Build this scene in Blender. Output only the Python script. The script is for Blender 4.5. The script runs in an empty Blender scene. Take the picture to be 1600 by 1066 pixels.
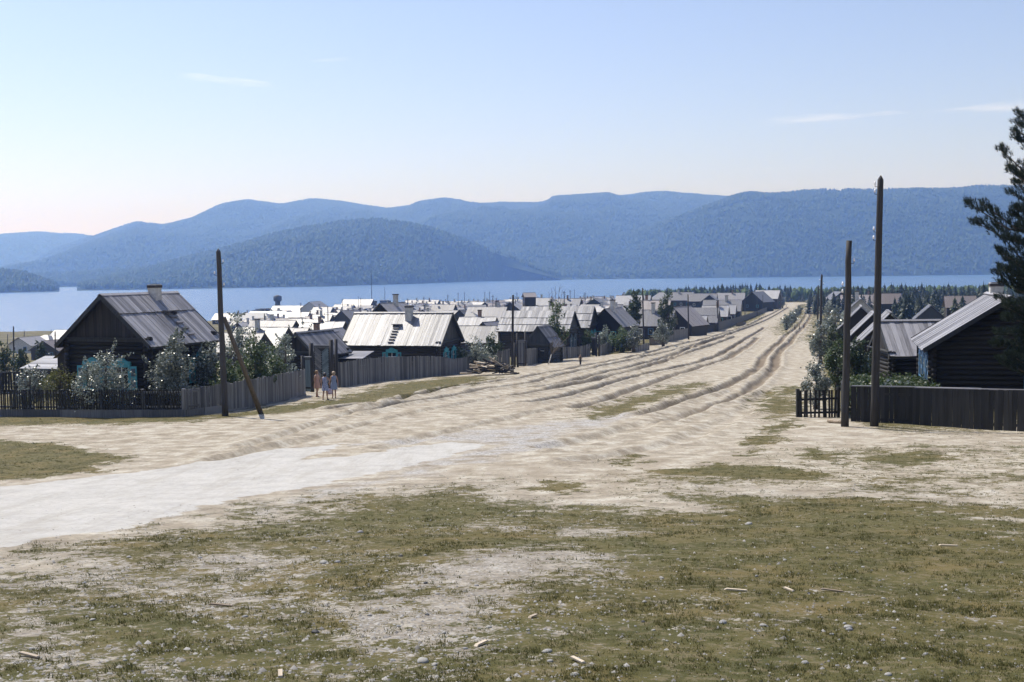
import bpy, math, random
import numpy as np
from mathutils import Vector, Matrix, Euler

SC = bpy.context.scene
COL = SC.collection
R = math.radians
random.seed(11)
NR = np.random.default_rng(7)

# ------------------------------------------------------------------ camera
FPX, CX, CY = 1800.0, 800.0, 533.0          # focal length and centre in photograph pixels
CAMZ = 22.0                                  # lake level is z = 0
PITCH, ROLL = math.atan(108.0 / FPX), R(-0.70)
cam_d = bpy.data.cameras.new('camera'); cam = bpy.data.objects.new('camera', cam_d); COL.objects.link(cam)
CAMM = (Matrix.Rotation(math.pi / 2 - PITCH, 4, 'X') @ Matrix.Rotation(ROLL, 4, 'Z'))
cam.matrix_world = Matrix.Translation((0, 0, CAMZ)) @ CAMM
cam_d.sensor_width = 36.0; cam_d.sensor_fit = 'HORIZONTAL'
cam_d.lens = 36.0 * FPX / 1600.0
cam_d.clip_start = 0.1; cam_d.clip_end = 40000
SC.camera = cam

# ------------------------------------------------------------------ light
SUN_EL, SUN_AZ = R(57), R(-46)               # azimuth from +Y, negative = to the left
sdir = Vector((math.cos(SUN_EL) * math.sin(SUN_AZ), math.cos(SUN_EL) * math.cos(SUN_AZ), math.sin(SUN_EL)))
sun_d = bpy.data.lights.new('sun', 'SUN'); sun_d.energy = 5.0; sun_d.angle = R(0.53); sun_d.color = (1.0, 0.96, 0.90)
sun = bpy.data.objects.new('sun', sun_d); COL.objects.link(sun)
sun.rotation_euler = (-sdir).to_track_quat('-Z', 'Y').to_euler(); sun.location = (-200, 200, 400)

world = bpy.data.worlds.new('World'); SC.world = world; world.use_nodes = True
wn = world.node_tree; wn.nodes.clear()
def N(t, ty, **kw):
    n = t.nodes.new(ty)
    for k, v in kw.items(): setattr(n, k, v)
    return n
def setup_world():
    t = wn
    out = N(t, 'ShaderNodeOutputWorld'); bg = N(t, 'ShaderNodeBackground'); sky = N(t, 'ShaderNodeTexSky')
    sky.sky_type = 'NISHITA'; sky.sun_disc = False
    sky.sun_elevation = SUN_EL; sky.sun_rotation = SUN_AZ
    sky.altitude = 450; sky.air_density = 1.0; sky.dust_density = 0.6; sky.ozone_density = 1.0
    bg.inputs[1].default_value = 0.12
    # thin streaks of cirrus: ellipses in azimuth / elevation, torn by noise
    tc = N(t, 'ShaderNodeTexCoord'); sep = N(t, 'ShaderNodeSeparateXYZ'); t.links.new(tc.outputs['Generated'], sep.inputs[0])
    az = N(t, 'ShaderNodeMath', operation='ARCTAN2'); t.links.new(sep.outputs[0], az.inputs[0]); t.links.new(sep.outputs[1], az.inputs[1])
    el = N(t, 'ShaderNodeMath', operation='ARCSINE'); t.links.new(sep.outputs[2], el.inputs[0])
    def M(op, a, b=None, c=None):
        n = N(t, 'ShaderNodeMath', operation=op)
        for i, v in enumerate((a, b, c)):
            if v is None: continue
            if isinstance(v, (int, float)): n.inputs[i].default_value = v
            else: t.links.new(v, n.inputs[i])
        return n.outputs[0]
    cmb = N(t, 'ShaderNodeCombineXYZ')
    t.links.new(M('MULTIPLY', az.outputs[0], 18), cmb.inputs[0]); t.links.new(M('MULTIPLY', el.outputs[0], 190), cmb.inputs[1])
    nz = N(t, 'ShaderNodeTexNoise'); nz.inputs['Scale'].default_value = 1.0; nz.inputs['Detail'].default_value = 6; nz.inputs['Roughness'].default_value = 0.62
    t.links.new(cmb.outputs[0], nz.inputs['Vector'])
    tot = None
    def cloud(x0, y0, x1, y1, th, amt):
        a0, e0 = pix_dir(x0, y0); a1, e1 = pix_dir(x1, y1)
        am, em, hw = (a0 + a1) / 2, (e0 + e1) / 2, abs(a1 - a0) / 2
        sl = (e1 - e0) / (a1 - a0)
        da = M('SUBTRACT', az.outputs[0], am)
        de = M('SUBTRACT', M('SUBTRACT', el.outputs[0], em), M('MULTIPLY', da, sl))
        u = M('POWER', M('ABSOLUTE', M('DIVIDE', da, hw)), 2.0); v = M('POWER', M('ABSOLUTE', M('DIVIDE', de, th / FPX)), 2.0)
        f = M('SUBTRACT', 1.0, M('ADD', u, v))
        f = M('ADD', f, M('MULTIPLY', M('SUBTRACT', nz.outputs[0], 0.55), 4.5))
        n = N(t, 'ShaderNodeMath', operation='MULTIPLY'); n.use_clamp = True
        t.links.new(f, n.inputs[0]); n.inputs[1].default_value = 0.8
        return M('MULTIPLY', n.outputs[0], amt)
    for c in ((250, 112, 440, 136, 8, .30), (1150, 192, 1440, 174, 8, .26), (1440, 174, 1700, 156, 10, .34),
              (-600, 95, -380, 110, 10, .4), (2050, 120, 2300, 112, 9, .4), (460, 97, 560, 92, 4, .16)):
        v = cloud(*c); tot = v if tot is None else M('ADD', tot, v)
    mix = N(t, 'ShaderNodeMix', data_type='RGBA'); t.links.new(tot, mix.inputs['Factor'])
    tint = N(t, 'ShaderNodeMix', data_type='RGBA', blend_type='MULTIPLY'); tint.inputs['Factor'].default_value = 1.0; t.links.new(sky.outputs[0], tint.inputs['A']); tint.inputs['B'].default_value = (1.11, .985, 1.03, 1)
    t.links.new(tint.outputs['Result'], mix.inputs['A']); mix.inputs['B'].default_value = (9.0, 8.9, 9.2, 1)
    t.links.new(mix.outputs['Result'], bg.inputs[0]); t.links.new(bg.outputs[0], out.inputs[0])
def pix_vec(px, py):
    return (CAMM.to_3x3() @ Vector(((px - CX) / FPX, -(py - CY) / FPX, -1.0)))
def pix_dir(px, py):
    d = pix_vec(px, py).normalized(); return math.atan2(d.x, d.y), math.asin(d.z)
setup_world()
vs = SC.view_settings
vs.view_transform = 'Standard'; vs.look = 'None'; vs.gamma = 1.0; vs.exposure = 0.3
SC.render.engine = 'CYCLES'
cy = SC.cycles
cy.use_denoising = True; cy.max_bounces = 6; cy.diffuse_bounces = 3; cy.glossy_bounces = 2; cy.transmission_bounces = 3; cy.volume_bounces = 2; cy.transparent_max_bounces = 8
cy.sample_clamp_indirect = 6

# ------------------------------------------------------------------ noise + terrain
def _h(ix, iy, s):
    n = (ix.astype(np.int64) * 374761393 + iy.astype(np.int64) * 668265263 + s * 974711) & 0xffffffff
    n = ((n ^ (n >> 13)) * 1274126177) & 0xffffffff
    n = (n ^ (n >> 16)) & 0xffffff
    return n / float(0xffffff)
def vn(x, y, s=0):
    x = np.asarray(x, float); y = np.asarray(y, float)
    ix = np.floor(x); iy = np.floor(y); fx = x - ix; fy = y - iy
    fx = fx * fx * (3 - 2 * fx); fy = fy * fy * (3 - 2 * fy)
    a = _h(ix, iy, s); b = _h(ix + 1, iy, s); c = _h(ix, iy + 1, s); d = _h(ix + 1, iy + 1, s)
    return (a * (1 - fx) + b * fx) * (1 - fy) + (c * (1 - fx) + d * fx) * fy
def fbm(x, y, s=0, o=4):
    t = 0; a = 1; w = 0
    for i in range(o):
        t = t + a * vn(x * 2 ** i + 17.3 * i, y * 2 ** i - 9.1 * i, s + i); w += a; a *= 0.5
    return t / w                                  # 0..1
def sst(a, b, x):
    t = np.clip((np.asarray(x, float) - a) / (b - a), 0, 1); return t * t * (3 - 2 * t)

YR = [-20, 0, 5, 10, 20, 30, 44, 54, 72, 111, 134, 183, 272, 400, 590, 700, 800, 1000, 1500]
DR = [1.2, 1.65, 2.3, 3.0, 4.25, 5.2, 6.1, 6.65, 7.7, 9.3, 9.95, 11.1, 13.2, 15.3, 17.5, 20.0, 21.9, 24, 26]
YL = [-20, 0, 5, 10, 20, 30, 44, 54, 72, 100, 150, 200, 300, 400, 466, 520, 700, 1100, 1500]
DL = [1.2, 1.65, 2.3, 3.0, 4.25, 5.2, 6.1, 6.65, 7.7, 9.6, 12.4, 14.9, 18.7, 20.9, 21.9, 22.7, 24.5, 26, 26]
def smooth_table(ys, ds):
    g = np.linspace(-20, 1500, 6081); v = np.interp(g, ys, ds)
    def f(y):
        y = np.asarray(y, float); w = 2 + np.clip(y, 0, 900) * 0.06; r = 0
        for k in (-2, -1, 0, 1, 2): r = r + np.interp(y + k * w * 0.5, g, v)
        return r / 5
    return f
_fr, _fl = smooth_table(YR, DR), smooth_table(YL, DL)
def ground(x, y):
    x = np.asarray(x, float); y = np.asarray(y, float)
    a = x / np.maximum(y, 10.0)
    w = 1 - sst(-0.42, 0.16, a)
    return CAMZ - (_fr(y) * (1 - w) + _fl(y) * w)
def gz(x, y): return float(ground(x, y))
def unp(px, py, lift=0.0):
    """photograph pixel -> the place on the terrain seen there"""
    d = pix_vec(px, py); lo, hi = 2.0, None; t = 3.0
    while t < 1400:
        p = d * t
        if CAMZ + p.z < gz(p.x, p.y) + lift: hi = t; break
        lo = t; t *= 1.03
    if hi is None: hi = 1400
    for _ in range(30):
        m = (lo + hi) / 2; p = d * m
        if CAMZ + p.z < gz(p.x, p.y) + lift: hi = m
        else: lo = m
    p = d * hi
    return Vector((p.x, p.y, gz(p.x, p.y)))
def at(px, py, Y):
    """the point seen at a pixel at forward distance Y"""
    d = pix_vec(px, py); p = d * (Y / d.y); return Vector((p.x, p.y, CAMZ + p.z))
def hgt(base, px, ytop):
    """height of something standing on base whose top shows at row ytop"""
    return at(px, ytop, base.y).z - base.z
def wpoly(pts): return np.array([unp(*p)[:2] for p in pts])
def seg_dist(X, Y, P, closed=False):
    d = np.full(X.shape, 1e9); n = len(P)
    for i in range(n if closed else n - 1):
        a = P[i]; b = P[(i + 1) % n]; ab = b - a; L = max((ab ** 2).sum(), 1e-9)
        t = np.clip(((X - a[0]) * ab[0] + (Y - a[1]) * ab[1]) / L, 0, 1)
        d = np.minimum(d, np.hypot(X - a[0] - t * ab[0], Y - a[1] - t * ab[1]))
    return d
def poly_sd(X, Y, P):
    d = seg_dist(X, Y, P, True); ins = np.zeros(X.shape, bool); n = len(P)
    for i in range(n):
        a = P[i]; b = P[(i + 1) % n]
        c = ((a[1] > Y) != (b[1] > Y)) & (X < (b[0] - a[0]) * (Y - a[1]) / (b[1] - a[1] + 1e-12) + a[0]); ins ^= c
    return np.where(ins, d, -d)

# ------------------------------------------------------------------ materials
def mat(name):
    m = bpy.data.materials.new(name); m.use_nodes = True
    t = m.node_tree; b = t.nodes['Principled BSDF']; return m, t, b
def lk(t, a, b): t.links.new(a, b)
def ramp(t, fac, stops):
    r = N(t, 'ShaderNodeValToRGB'); e = r.color_ramp.elements
    while len(e) < len(stops): e.new(0.5)
    for k, (p, c) in zip(e, stops): k.position = p; k.color = (*c, 1) if len(c) == 3 else c
    lk(t, fac, r.inputs[0]); return r.outputs[0]
def mixc(t, f, a, b, mode='MIX'):
    m = N(t, 'ShaderNodeMix', data_type='RGBA', blend_type=mode)
    for v, s in ((f, 'Factor'), (a, 'A'), (b, 'B')):
        if isinstance(v, (int, float)): m.inputs[s].default_value = v
        elif isinstance(v, tuple): m.inputs[s].default_value = (*v, 1)
        else: lk(t, v, m.inputs[s])
    return m.outputs['Result']
def mth(t, op, a, b=None, clamp=False):
    n = N(t, 'ShaderNodeMath', operation=op); n.use_clamp = clamp
    for i, v in enumerate((a, b)):
        if v is None: continue
        if isinstance(v, (int, float)): n.inputs[i].default_value = v
        else: lk(t, v, n.inputs[i])
    return n.outputs[0]
def noise(t, vec, scale, detail=4, rough=0.55, dim='3D'):
    n = N(t, 'ShaderNodeTexNoise'); n.inputs['Scale'].default_value = scale; n.inputs['Detail'].default_value = detail; n.inputs['Roughness'].default_value = rough
    if vec is not None: lk(t, vec, n.inputs['Vector'])
    return n.outputs[0]
def mapped(t, scale, coord='Object'):
    tc = N(t, 'ShaderNodeTexCoord'); mp = N(t, 'ShaderNodeMapping'); mp.inputs['Scale'].default_value = scale
    lk(t, tc.outputs[coord], mp.inputs[0]); return mp.outputs[0]
def bump(t, b, h, s, d=0.02):
    n = N(t, 'ShaderNodeBump'); n.inputs['Strength'].default_value = s; n.inputs['Distance'].default_value = d
    lk(t, h, n.inputs['Height']); lk(t, n.outputs[0], b.inputs['Normal'])
def wood(name, dark, light, axis=2, rough=0.6, vary=0.5, grain=1.0, spec=0.4):
    """weathered boards: grain along the given local axis, tone differs from board to board"""
    m, t, b = mat(name)
    sc = [22 * grain] * 3; sc[axis] = 1.1 * grain
    oi = N(t, 'ShaderNodeObjectInfo'); v = mapped(t, tuple(sc))
    ad = N(t, 'ShaderNodeVectorMath', operation='ADD'); lk(t, v, ad.inputs[0])
    cm = N(t, 'ShaderNodeCombineXYZ')
    for i in range(3): lk(t, mth(t, 'MULTIPLY', oi.outputs['Random'], 91.0 + 13 * i), cm.inputs[i])
    lk(t, cm.outputs[0], ad.inputs[1])
    n1 = noise(t, ad.outputs[0], 1.0, 5, 0.6)
    f = mth(t, 'ADD', mth(t, 'MULTIPLY', n1, 1.0), mth(t, 'MULTIPLY', mth(t, 'SUBTRACT', oi.outputs['Random'], 0.5), vary), True)
    c = ramp(t, f, [(0.25, dark), (0.75, light)])
    st = noise(t, mapped(t, (1.3, 1.3, 1.3)), 1.0, 3)
    c = mixc(t, mth(t, 'MULTIPLY', mth(t, 'GREATER_THAN', st, 0.62), 0.25), c, dark)
    lk(t, c, b.inputs['Base Color']); b.inputs['Roughness'].default_value = rough; b.inputs['Specular IOR Level'].default_value = spec
    bump(t, b, n1, 0.5, 0.012); return m
def plain(name, c, rough=0.7, var=0.25, scale=6, spec=0.4):
    m, t, b = mat(name); n = noise(t, mapped(t, (1, 1, 1)), scale, 5)
    c1 = tuple(x * (1 - var) for x in c); c2 = tuple(min(1, x * (1 + var)) for x in c)
    lk(t, ramp(t, n, [(0.3, c1), (0.7, c2)]), b.inputs['Base Color']); b.inputs['Roughness'].default_value = rough; b.inputs['Specular IOR Level'].default_value = spec
    bump(t, b, n, 0.25, 0.02); return m
def leafm(name, c1, c2, rough=0.45, trans=0.35, spec=0.5):
    m, t, b = mat(name); g = N(t, 'ShaderNodeNewGeometry')
    oi = N(t, 'ShaderNodeObjectInfo')
    c = ramp(t, g.outputs['Random Per Island'], [(0.0, c1), (1.0, c2)])
    hs = N(t, 'ShaderNodeHueSaturation'); lk(t, c, hs.inputs['Color'])
    lk(t, mth(t, 'ADD', mth(t, 'MULTIPLY', oi.outputs['Random'], 0.5), 0.75), hs.inputs['Value'])
    lk(t, hs.outputs[0], b.inputs['Base Color']); b.inputs['Roughness'].default_value = rough; b.inputs['Specular IOR Level'].default_value = spec
    if trans:
        tr = N(t, 'ShaderNodeBsdfTranslucent'); lk(t, hs.outputs[0], tr.inputs[0]); mx = N(t, 'ShaderNodeMixShader'); mx.inputs[0].default_value = trans
        out = t.nodes['Material Output']; lk(t, b.outputs[0], mx.inputs[1]); lk(t, tr.outputs[0], mx.inputs[2]); lk(t, mx.outputs[0], out.inputs[0])
    return m
M = {}
M['roof_grey'] = wood('roof_grey', (.13, .125, .13), (.33, .32, .33), 0, .5, .55)
M['roof_pale'] = wood('roof_pale', (.10, .10, .11), (.35, .345, .35), 0, .45, .5)
M['roof_brown'] = wood('roof_brown', (.12, .10, .095), (.30, .27, .26), 0, .55, .5)
M['roof_dark'] = wood('roof_dark', (.075, .075, .08), (.22, .21, .22), 0, .5, .5)
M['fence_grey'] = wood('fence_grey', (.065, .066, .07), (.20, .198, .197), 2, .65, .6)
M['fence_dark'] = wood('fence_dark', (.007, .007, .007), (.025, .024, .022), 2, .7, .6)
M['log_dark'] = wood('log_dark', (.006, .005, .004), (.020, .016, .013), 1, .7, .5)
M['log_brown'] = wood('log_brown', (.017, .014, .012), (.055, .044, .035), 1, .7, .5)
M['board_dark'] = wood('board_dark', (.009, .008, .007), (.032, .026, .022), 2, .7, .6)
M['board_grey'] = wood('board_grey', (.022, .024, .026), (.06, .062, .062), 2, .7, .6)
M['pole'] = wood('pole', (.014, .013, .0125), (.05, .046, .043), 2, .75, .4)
M['pole_tan'] = wood('pole_tan', (.06, .047, .033), (.15, .12, .085), 2, .7, .2)
M['fresh_wood'] = wood('fresh_wood', (.20, .15, .10), (.55, .46, .34), 0, .6, .9)
M['turquoise'] = plain('turquoise', (.06, .32, .37), .5, .35, 9)
M['blue_paint'] = plain('blue_paint', (.09, .20, .34), .5, .3, 9)
M['blue_grey'] = wood('blue_grey', (.06, .085, .10), (.15, .20, .225), 2, .6, .4)
M['white_paint'] = plain('white_paint', (.72, .71, .68), .6, .12, 7)
M['whitewash'] = plain('whitewash', (.5, .49, .47), .85, .25, 5)
M['brick'] = plain('brick', (.26, .17, .13), .85, .4, 14)
M['soot'] = plain('soot', (.05, .045, .045), .8, .4, 8)
M['porcelain'] = plain('porcelain', (.8, .8, .8), .2, .05, 5)
M['glass'] = plain('glass', (.02, .025, .03), .08, .1, 3, .8)
M['skin'] = plain('skin', (.42, .25, .17), .55, .06, 5)
M['trunk'] = wood('trunk', (.05, .042, .035), (.16, .13, .10), 2, .8, .3)
M['birch_bark'] = plain('birch_bark', (.55, .53, .5), .7, .4, 5)
M['leaf_silver'] = leafm('leaf_silver', (.045, .07, .045), (.40, .43, .37), .34, .22, .7)
M['leaf_green'] = leafm('leaf_green', (.035, .06, .02), (.115, .16, .055), .45, .3)
M['leaf_yellow'] = leafm('leaf_yellow', (.07, .08, .02), (.2, .2, .06), .5, .35)
M['leaf_dark'] = leafm('leaf_dark', (.022, .04, .018), (.075, .11, .045), .5, .2)
M['needle'] = leafm('needle', (.008, .018, .010), (.03, .048, .024), .55, .1, .3)
M['forest'] = leafm('forest', (.012, .028, .012), (.10, .15, .05), .7, 0, .2)
M['grass_blade'] = leafm('grass_blade', (.05, .056, .016), (.145, .135, .048), .7, .3, .15)
M['crop'] = leafm('crop', (.022, .042, .012), (.075, .11, .032), .5, .35)

# ------------------------------------------------------------------ mesh helpers
class MB:
    def __init__(s): s.v = []; s.f = []
    def add(s, v, f):
        o = len(s.v); s.v += [tuple(p) for p in v]; s.f += [tuple(i + o for i in q) for q in f]; return s
    def box(s, c, d, m=None):
        x, y, z = (k / 2 for k in d)
        v = [Vector((a * x, b * y, e * z)) for e in (-1, 1) for b in (-1, 1) for a in (-1, 1)]
        if m: v = [m @ p for p in v]
        c = Vector(c)
        return s.add([p + c for p in v], [(0, 2, 3, 1), (4, 5, 7, 6), (0, 1, 5, 4), (1, 3, 7, 5), (3, 2, 6, 7), (2, 0, 4, 6)])
    def tube(s, pts, rad, n=8, cap=True):
        pts = [Vector(p) for p in pts]; rings = []
        if isinstance(rad, (int, float)): rad = [rad] * len(pts)
        for i, p in enumerate(pts):
            d = (pts[min(i + 1, len(pts) - 1)] - pts[max(i - 1, 0)]).normalized()
            a = d.orthogonal().normalized() if i == 0 else (a - d * a.dot(d)).normalized()
            b = d.cross(a)
            rings.append([p + (a * math.cos(2 * math.pi * k / n) + b * math.sin(2 * math.pi * k / n)) * rad[i] for k in range(n)])
        v = [q for r in rings for q in r]; f = []
        for i in range(len(pts) - 1):
            for k in range(n): f.append((i * n + k, i * n + (k + 1) % n, (i + 1) * n + (k + 1) % n, (i + 1) * n + k))
        if cap: f.append(tuple(range(n))[::-1]); f.append(tuple(range((len(pts) - 1) * n, len(pts) * n)))
        return s.add(v, f)
    def prism(s, poly, y0, y1):
        """polygon in x,z extruded along y"""
        n = len(poly); v = [(x, y0, z) for x, z in poly] + [(x, y1, z) for x, z in poly]
        return s.add(v, [tuple(range(n))[::-1], tuple(range(n, 2 * n))] + [(i, (i + 1) % n, n + (i + 1) % n, n + i) for i in range(n)])
    def mesh(s, name, m, smooth=False):
        me = bpy.data.meshes.new(name); me.from_pydata(s.v, [], s.f); me.materials.append(M[m] if isinstance(m, str) else m)
        if smooth: me.polygons.foreach_set('use_smooth', [True] * len(me.polygons))
        me.update(); return me
    def build(s, name, m, parent=None, smooth=False): return ob(name, s.mesh(name, m, smooth), parent)
def ob(name, me, parent=None, loc=None, rot=None, scale=None):
    o = bpy.data.objects.new(name, me); COL.objects.link(o)
    if parent: o.parent = parent
    if loc is not None: o.location = loc
    if rot is not None: o.rotation_euler = rot
    if scale is not None: o.scale = scale
    return o
def tag(o, label=None, cat=None, group=None, kind=None):
    if label: o['label'] = label
    if cat: o['category'] = cat
    if group: o['group'] = group
    if kind: o['kind'] = kind
    return o
def empty(name, loc, rz=0, label=None, cat=None, group=None):
    o = bpy.data.objects.new(name, None); COL.objects.link(o); o.location = loc; o.rotation_euler = (0, 0, rz); o.empty_display_size = 0.3
    return tag(o, label, cat, group)
_cache = {}
def box_mesh(d, m, taper=0.0, key=None):
    k = (tuple(round(x, 2) for x in d), m, round(taper, 2))
    if k not in _cache:
        b = MB().box((0, 0, 0), k[0])
        _cache[k] = b.mesh('piece', m)
    return _cache[k]
def fast_mesh(name, V, F, m, smooth=False):
    """V (n,3) float, F (k,3|4) int"""
    me = bpy.data.meshes.new(name); V = np.ascontiguousarray(V, dtype=np.float32); F = np.ascontiguousarray(F, dtype=np.int32)
    me.vertices.add(len(V)); me.vertices.foreach_set('co', V.ravel())
    k = F.shape[1]; me.loops.add(F.size); me.loops.foreach_set('vertex_index', F.ravel())
    me.polygons.add(len(F)); me.polygons.foreach_set('loop_start', np.arange(0, F.size, k, dtype=np.int32))
    if smooth: me.polygons.foreach_set('use_smooth', np.ones(len(F), bool))
    me.materials.append(M[m] if isinstance(m, str) else m); me.update(calc_edges=True); me.validate(); return me

# ------------------------------------------------------------------ ground sheet, street and pale track
RUTS = [([(520, 640), (600, 630), (650, 617), (700, 607), (750, 600), (800, 594), (850, 584), (900, 575), (950, 566), (1002, 555), (1059, 539), (1103, 530), (1136, 520), (1169, 509), (1190, 498), (1222, 482)], .42, .20),
        ([(560, 646), (625, 632), (700, 621), (750, 610), (800, 604), (825, 600), (875, 586), (925, 576), (1000, 560), (1060, 546), (1110, 533), (1150, 519), (1200, 499), (1232, 480)], .42, .20),
        ([(838, 607), (875, 602), (912, 592), (950, 581), (994, 572), (1048, 557), (1070, 548), (1103, 536), (1136, 526)], .55, .22),
        ([(780, 622), (850, 610), (912, 600), (950, 589), (1026, 569), (1081, 550), (1114, 539), (1150, 526)], .38, .15),
        ([(820, 632), (880, 620), (950, 601), (1016, 583), (1081, 570), (1125, 555), (1147, 541), (1169, 528), (1195, 512)], .42, .20),
        ([(900, 640), (980, 612), (1050, 588), (1103, 571), (1136, 561), (1169, 541), (1184, 528)], .42, .15),
        ([(1000, 650), (1081, 622), (1136, 603), (1171, 585), (1186, 574), (1191, 561), (1206, 546), (1219, 535), (1228, 524), (1241, 515), (1256, 498), (1262, 485)], .46, .17),
        ([(1040, 660), (1121, 631), (1169, 611), (1202, 585), (1212, 572), (1212, 561), (1221, 546), (1234, 537), (1243, 524), (1256, 511), (1265, 498), (1270, 485)], .46, .17),
        ([(380, 700), (470, 672), (540, 648), (600, 634)], .4, .10), ([(330, 720), (470, 690), (600, 655), (720, 632), (800, 617)], .4, .07),
        ([(600, 700), (720, 670), (860, 640), (960, 618)], .4, .07), ([(860, 700), (980, 672), (1080, 640), (1150, 612)], .5, .08),
        ([(900, 720), (1060, 690), (1150, 650), (1200, 612)], .5, .07)]
RUTW = [(wpoly(p), w, d) for p, w, d in RUTS]
def relief(X, Y):
    """small shapes of the ground on top of the terrain: ruts, ridges, hummocks"""
    z = (fbm(X / 3.2, Y / 3.2, 3) - .5) * .16 * sst(2, 14, Y) + (fbm(X / .55, Y / .55, 5, 3) - .5) * .022 + (fbm(X / .14, Y / .14, 8, 2) - .5) * .014 * (1 - sst(25, 60, Y))
    wx = (fbm(X / 2.5, Y / 2.5, 31, 3) - .5) * 1.0
    for P, w, d in RUTW:
        s = seg_dist(X, Y, P)
        s2 = np.abs(s + wx * .6 * min(1, w * 2)); w = w * .8; d = d * 1.35
        k = .75 + .5 * fbm(X / 4, Y / 4, 41, 2)
        z = z - d * k * np.exp(-(s2 / w) ** 6) + d * .5 * k * np.exp(-((s2 - w * 1.9) / (w * .8)) ** 2)
    return z
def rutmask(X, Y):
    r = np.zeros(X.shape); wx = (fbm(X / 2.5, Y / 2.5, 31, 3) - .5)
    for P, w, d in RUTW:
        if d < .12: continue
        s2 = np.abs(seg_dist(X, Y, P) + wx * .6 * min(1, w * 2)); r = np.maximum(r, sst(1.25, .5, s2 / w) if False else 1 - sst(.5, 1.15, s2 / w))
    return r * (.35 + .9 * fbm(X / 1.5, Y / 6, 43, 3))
def hfull(x, y):
    x = np.atleast_1d(np.asarray(x, float)); y = np.atleast_1d(np.asarray(y, float)); return ground(x, y) + relief(x, y)
def hz(x, y): return gz(x, y) - .02

LEFT_EDGE = wpoly([(300, 651), (400, 639), (478, 618), (532, 606), (600, 595), (682, 590), (795, 577), (850, 563), (925, 558), (989, 551), (1042, 535), (1120, 518), (1173, 497), (1205, 484), (1225, 475)])
RIGHT_EDGE = wpoly([(1305, 668), (1255, 640), (1262, 600), (1262, 575), (1268, 545), (1272, 520), (1275, 500), (1277, 485), (1279, 474)])
def ledge(y): return np.interp(y, LEFT_EDGE[:, 1], LEFT_EDGE[:, 0])
def redge(y): return np.interp(y, RIGHT_EDGE[:, 1], RIGHT_EDGE[:, 0])

GRASS = [wpoly(p) for p in (
    [(-100, 688), (60, 690), (130, 702), (195, 716), (150, 737), (60, 748), (-100, 757)],
    [(-160, 651), (300, 652), (360, 648), (300, 660), (150, 664), (-160, 664)],
    [(300, 652), (360, 646), (420, 636), (520, 622), (610, 600), (700, 590), (790, 586), (760, 598), (700, 606), (640, 617), (580, 629), (500, 640), (420, 647), (340, 655)],
    [(905, 654), (960, 630), (1020, 612), (1075, 598), (1100, 597), (1090, 607), (1040, 625), (980, 645), (930, 657)],
    [(1185, 645), (1195, 618), (1225, 602), (1250, 603), (1250, 650), (1210, 657)],
    [(1140, 514), (1152, 495), (1180, 488), (1197, 491), (1168, 507)], [(1195, 486), (1210, 477), (1226, 475), (1215, 484)],
    [(1212, 512), (1236, 488), (1250, 476), (1261, 475), (1258, 490), (1242, 510), (1222, 524)],
    [(1260, 530), (1268, 505), (1274, 480), (1281, 476), (1281, 540)],
    [(1160, 712), (1175, 690), (1200, 670), (1240, 656), (1215, 676), (1190, 705)],
    [(940, 722), (1000, 712), (1010, 724), (960, 730)], [(1020, 738), (1110, 722), (1220, 732), (1300, 742), (1240, 752), (1120, 745)],
    [(1340, 716), (1420, 706), (1520, 716), (1440, 724), (1360, 726)], [(1260, 700), (1330, 712), (1300, 722), (1240, 715)],
    [(820, 765), (860, 752), (930, 757), (880, 772)])]
FORE = wpoly([(-500, 900), (0, 872), (180, 838), (350, 797), (480, 772), (600, 768), (760, 748), (900, 775), (1010, 790), (1080, 772), (1110, 745), (1250, 766), (1350, 752), (1450, 750), (1520, 790), (1610, 812), (1700, 805), (2100, 810)])
FORE = np.vstack([FORE, [[40, -30], [-40, -30]]])
BARE = [(850, 880, 170, 28, .6), (760, 905, 110, 20, .45), (560, 960, 130, 30, .4), (130, 900, 150, 30, .45), (390, 880, 90, 25, .5), (930, 835, 80, 10, .7), (640, 1000, 120, 30, .5), (300, 950, 130, 30, .35), (1230, 765, 90, 14, .8), (720, 950, 110, 25, .6), (60, 990, 80, 40, .3)]
SPARSE = wpoly([(1100, 725), (1180, 700), (1330, 696), (1480, 692), (1640, 690), (1800, 700), (1800, 830), (1500, 815), (1250, 775), (1000, 795), (850, 770), (900, 745)])
TRACK = wpoly([(-400, 830), (-200, 790), (0, 762), (85, 752), (200, 738), (300, 722), (400, 707), (500, 695), (540, 690), (520, 702), (480, 716), (540, 712), (620, 700), (700, 690), (772, 694), (690, 716), (600, 738), (450, 766), (350, 787), (175, 827), (0, 862), (-200, 890), (-400, 920)])
GRAVEL = wpoly([(380, 800), (560, 750), (660, 724), (775, 694), (700, 690), (560, 694), (680, 680), (850, 662), (960, 645), (1000, 650), (900, 676), (830, 704), (700, 732), (560, 764), (420, 806)])
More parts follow.
